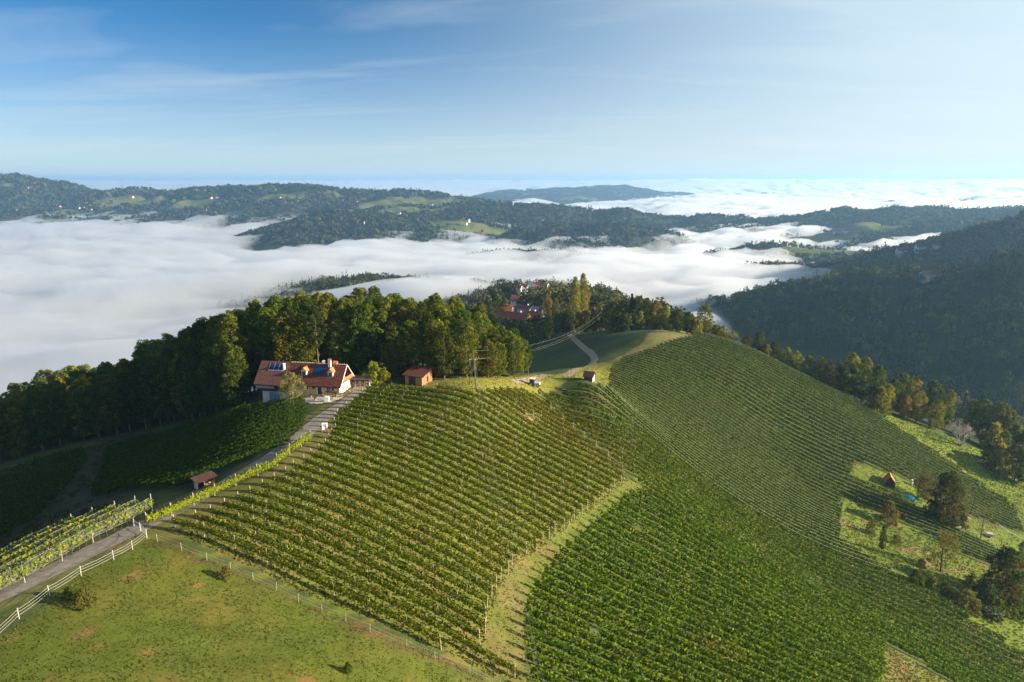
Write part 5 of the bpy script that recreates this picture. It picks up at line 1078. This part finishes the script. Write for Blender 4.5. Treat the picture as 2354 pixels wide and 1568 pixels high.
settle(1232, 722, 450, -30, 8, 6, 2.2, 4.6, mat('blue_grey_render2', (0.46, 0.52, 0.58), .8, .1, 2), mat('grey_tile', (0.22, 0.23, 0.25), .7, .2, 3), 'second blue grey house right beside the farm gables')
for (u, v, Y, rz, L, wm, rm, lb) in [(1203,664,745,-15,14,M_WHITE,M_TILE2,'white hamlet house at the left end of the wooded knoll'),(1218,661,748,-25,10,M_WHITE,mat('light_blue_roof', (0.35, 0.48, 0.62), .6),'hamlet house with a pale blue roof'),(1232,663,745,-10,12,M_YELLOW,M_ORANGE,'hamlet house with an orange roof in the middle of the knoll'),(1250,661,748,-30,12,M_WHITE,M_ORANGE,'hamlet house with a bright orange gable at the right end of the knoll'),(1190,667,742,-20,11,M_WHITE,M_TILE,'lowest hamlet house with a red roof near the fog')]:
    a, b = ray(u, v); q = gfar(u, v); Yq = Y; z = float(far_h(np.array([[a * Yq]]), np.array([[Yq]]))[0, 0]); z = max(z, b * Yq)
    simple_house((a * Yq, Yq, z), R(rz), L * .62, 6, 2.6, 5.2, wm, rm, lb, group=VG, nwin=2, deep=8)
FHG = 'small houses on the far hills'
WMS = [M_GREYW, M_YELLOW, mat('pink_render', (0.62, 0.45, 0.40), .9)]; RMS = [M_TILE, M_TILE2, M_ORANGE]
FAR_ = [(32,489),(70,488),(135,481),(177,483),(190,482),(222,475),(250,483),(205,486),(300,455),(470,442),(482,457),(495,456),(455,482),(470,484),(640,458),(652,462),(782,463),(815,463),(835,461),(826,466),(60,436),(74,440)]
for i, (u, v) in enumerate(FAR_):
    q = gfar(u, v); z_ = 'on the long range, by its left end' if u < 150 else ('low on the long range above the fog' if v > 472 else ('high on the long range' if u < 560 else 'near the right end of the long range'))
    simple_house(q, R(rng.uniform(-50, 30)), rng.uniform(15, 26), 11, 5, 10, WMS[i % 3], RMS[(i * 2 + 1) % 3], f"tiny {['white', 'cream', 'pinkish'][i % 3]} house {z_}", group=FHG, nwin=2, chimney=False, door=False)
for i, (u, v, L, lb) in enumerate([(1065,519,22,'orange roofed house at the fog edge of the dark island hill'),(1072,511,18,'house in the pale clearing of the dark island hill'),(1084,505,18,'upper house of the clearing on the dark island hill'),(832,518,14,'lone white house at the foot of the dark island hill'),(915,493,16,'white house on the saddle behind the dark island hill'),(955,476,20,'white house in the gap between two island hills'),(990,475,18,'lone bright house under the rear island hill'),(1244,509,18,'white house in the fog gap near the small island'),(2117,579,14,'large white house with a blue wall on the wooded ridge'),(2150,580,11,'house next to the large white house on the wooded ridge'),(1924,536,20,'pale house in the misty meadow'),(2078,588,20,'long grey roof under the large white house'),(2142,646,22,'long reddish roof among lit trees on the near wooded hillside'),(2180,648,9,'small house next to the long reddish roof'),(1944,538,18,'second pale house in the misty meadow')]):
    q = gfar(u, v); q[2] += 2.5 if v > 570 and u > 1800 else 0
    simple_house(q, R(rng.uniform(-30, 10)), L, 10, 5, 9, (M_WHITE if u < 1800 else M_GREYW) if i != 8 else mat('sky_blue_render', (0.5, 0.62, 0.75), .8), M_ORANGE if i == 0 else (M_TILE2 if u < 1800 else M_OLDTILE), lb, group=FHG, nwin=2, chimney=False, door=False, deep=6)
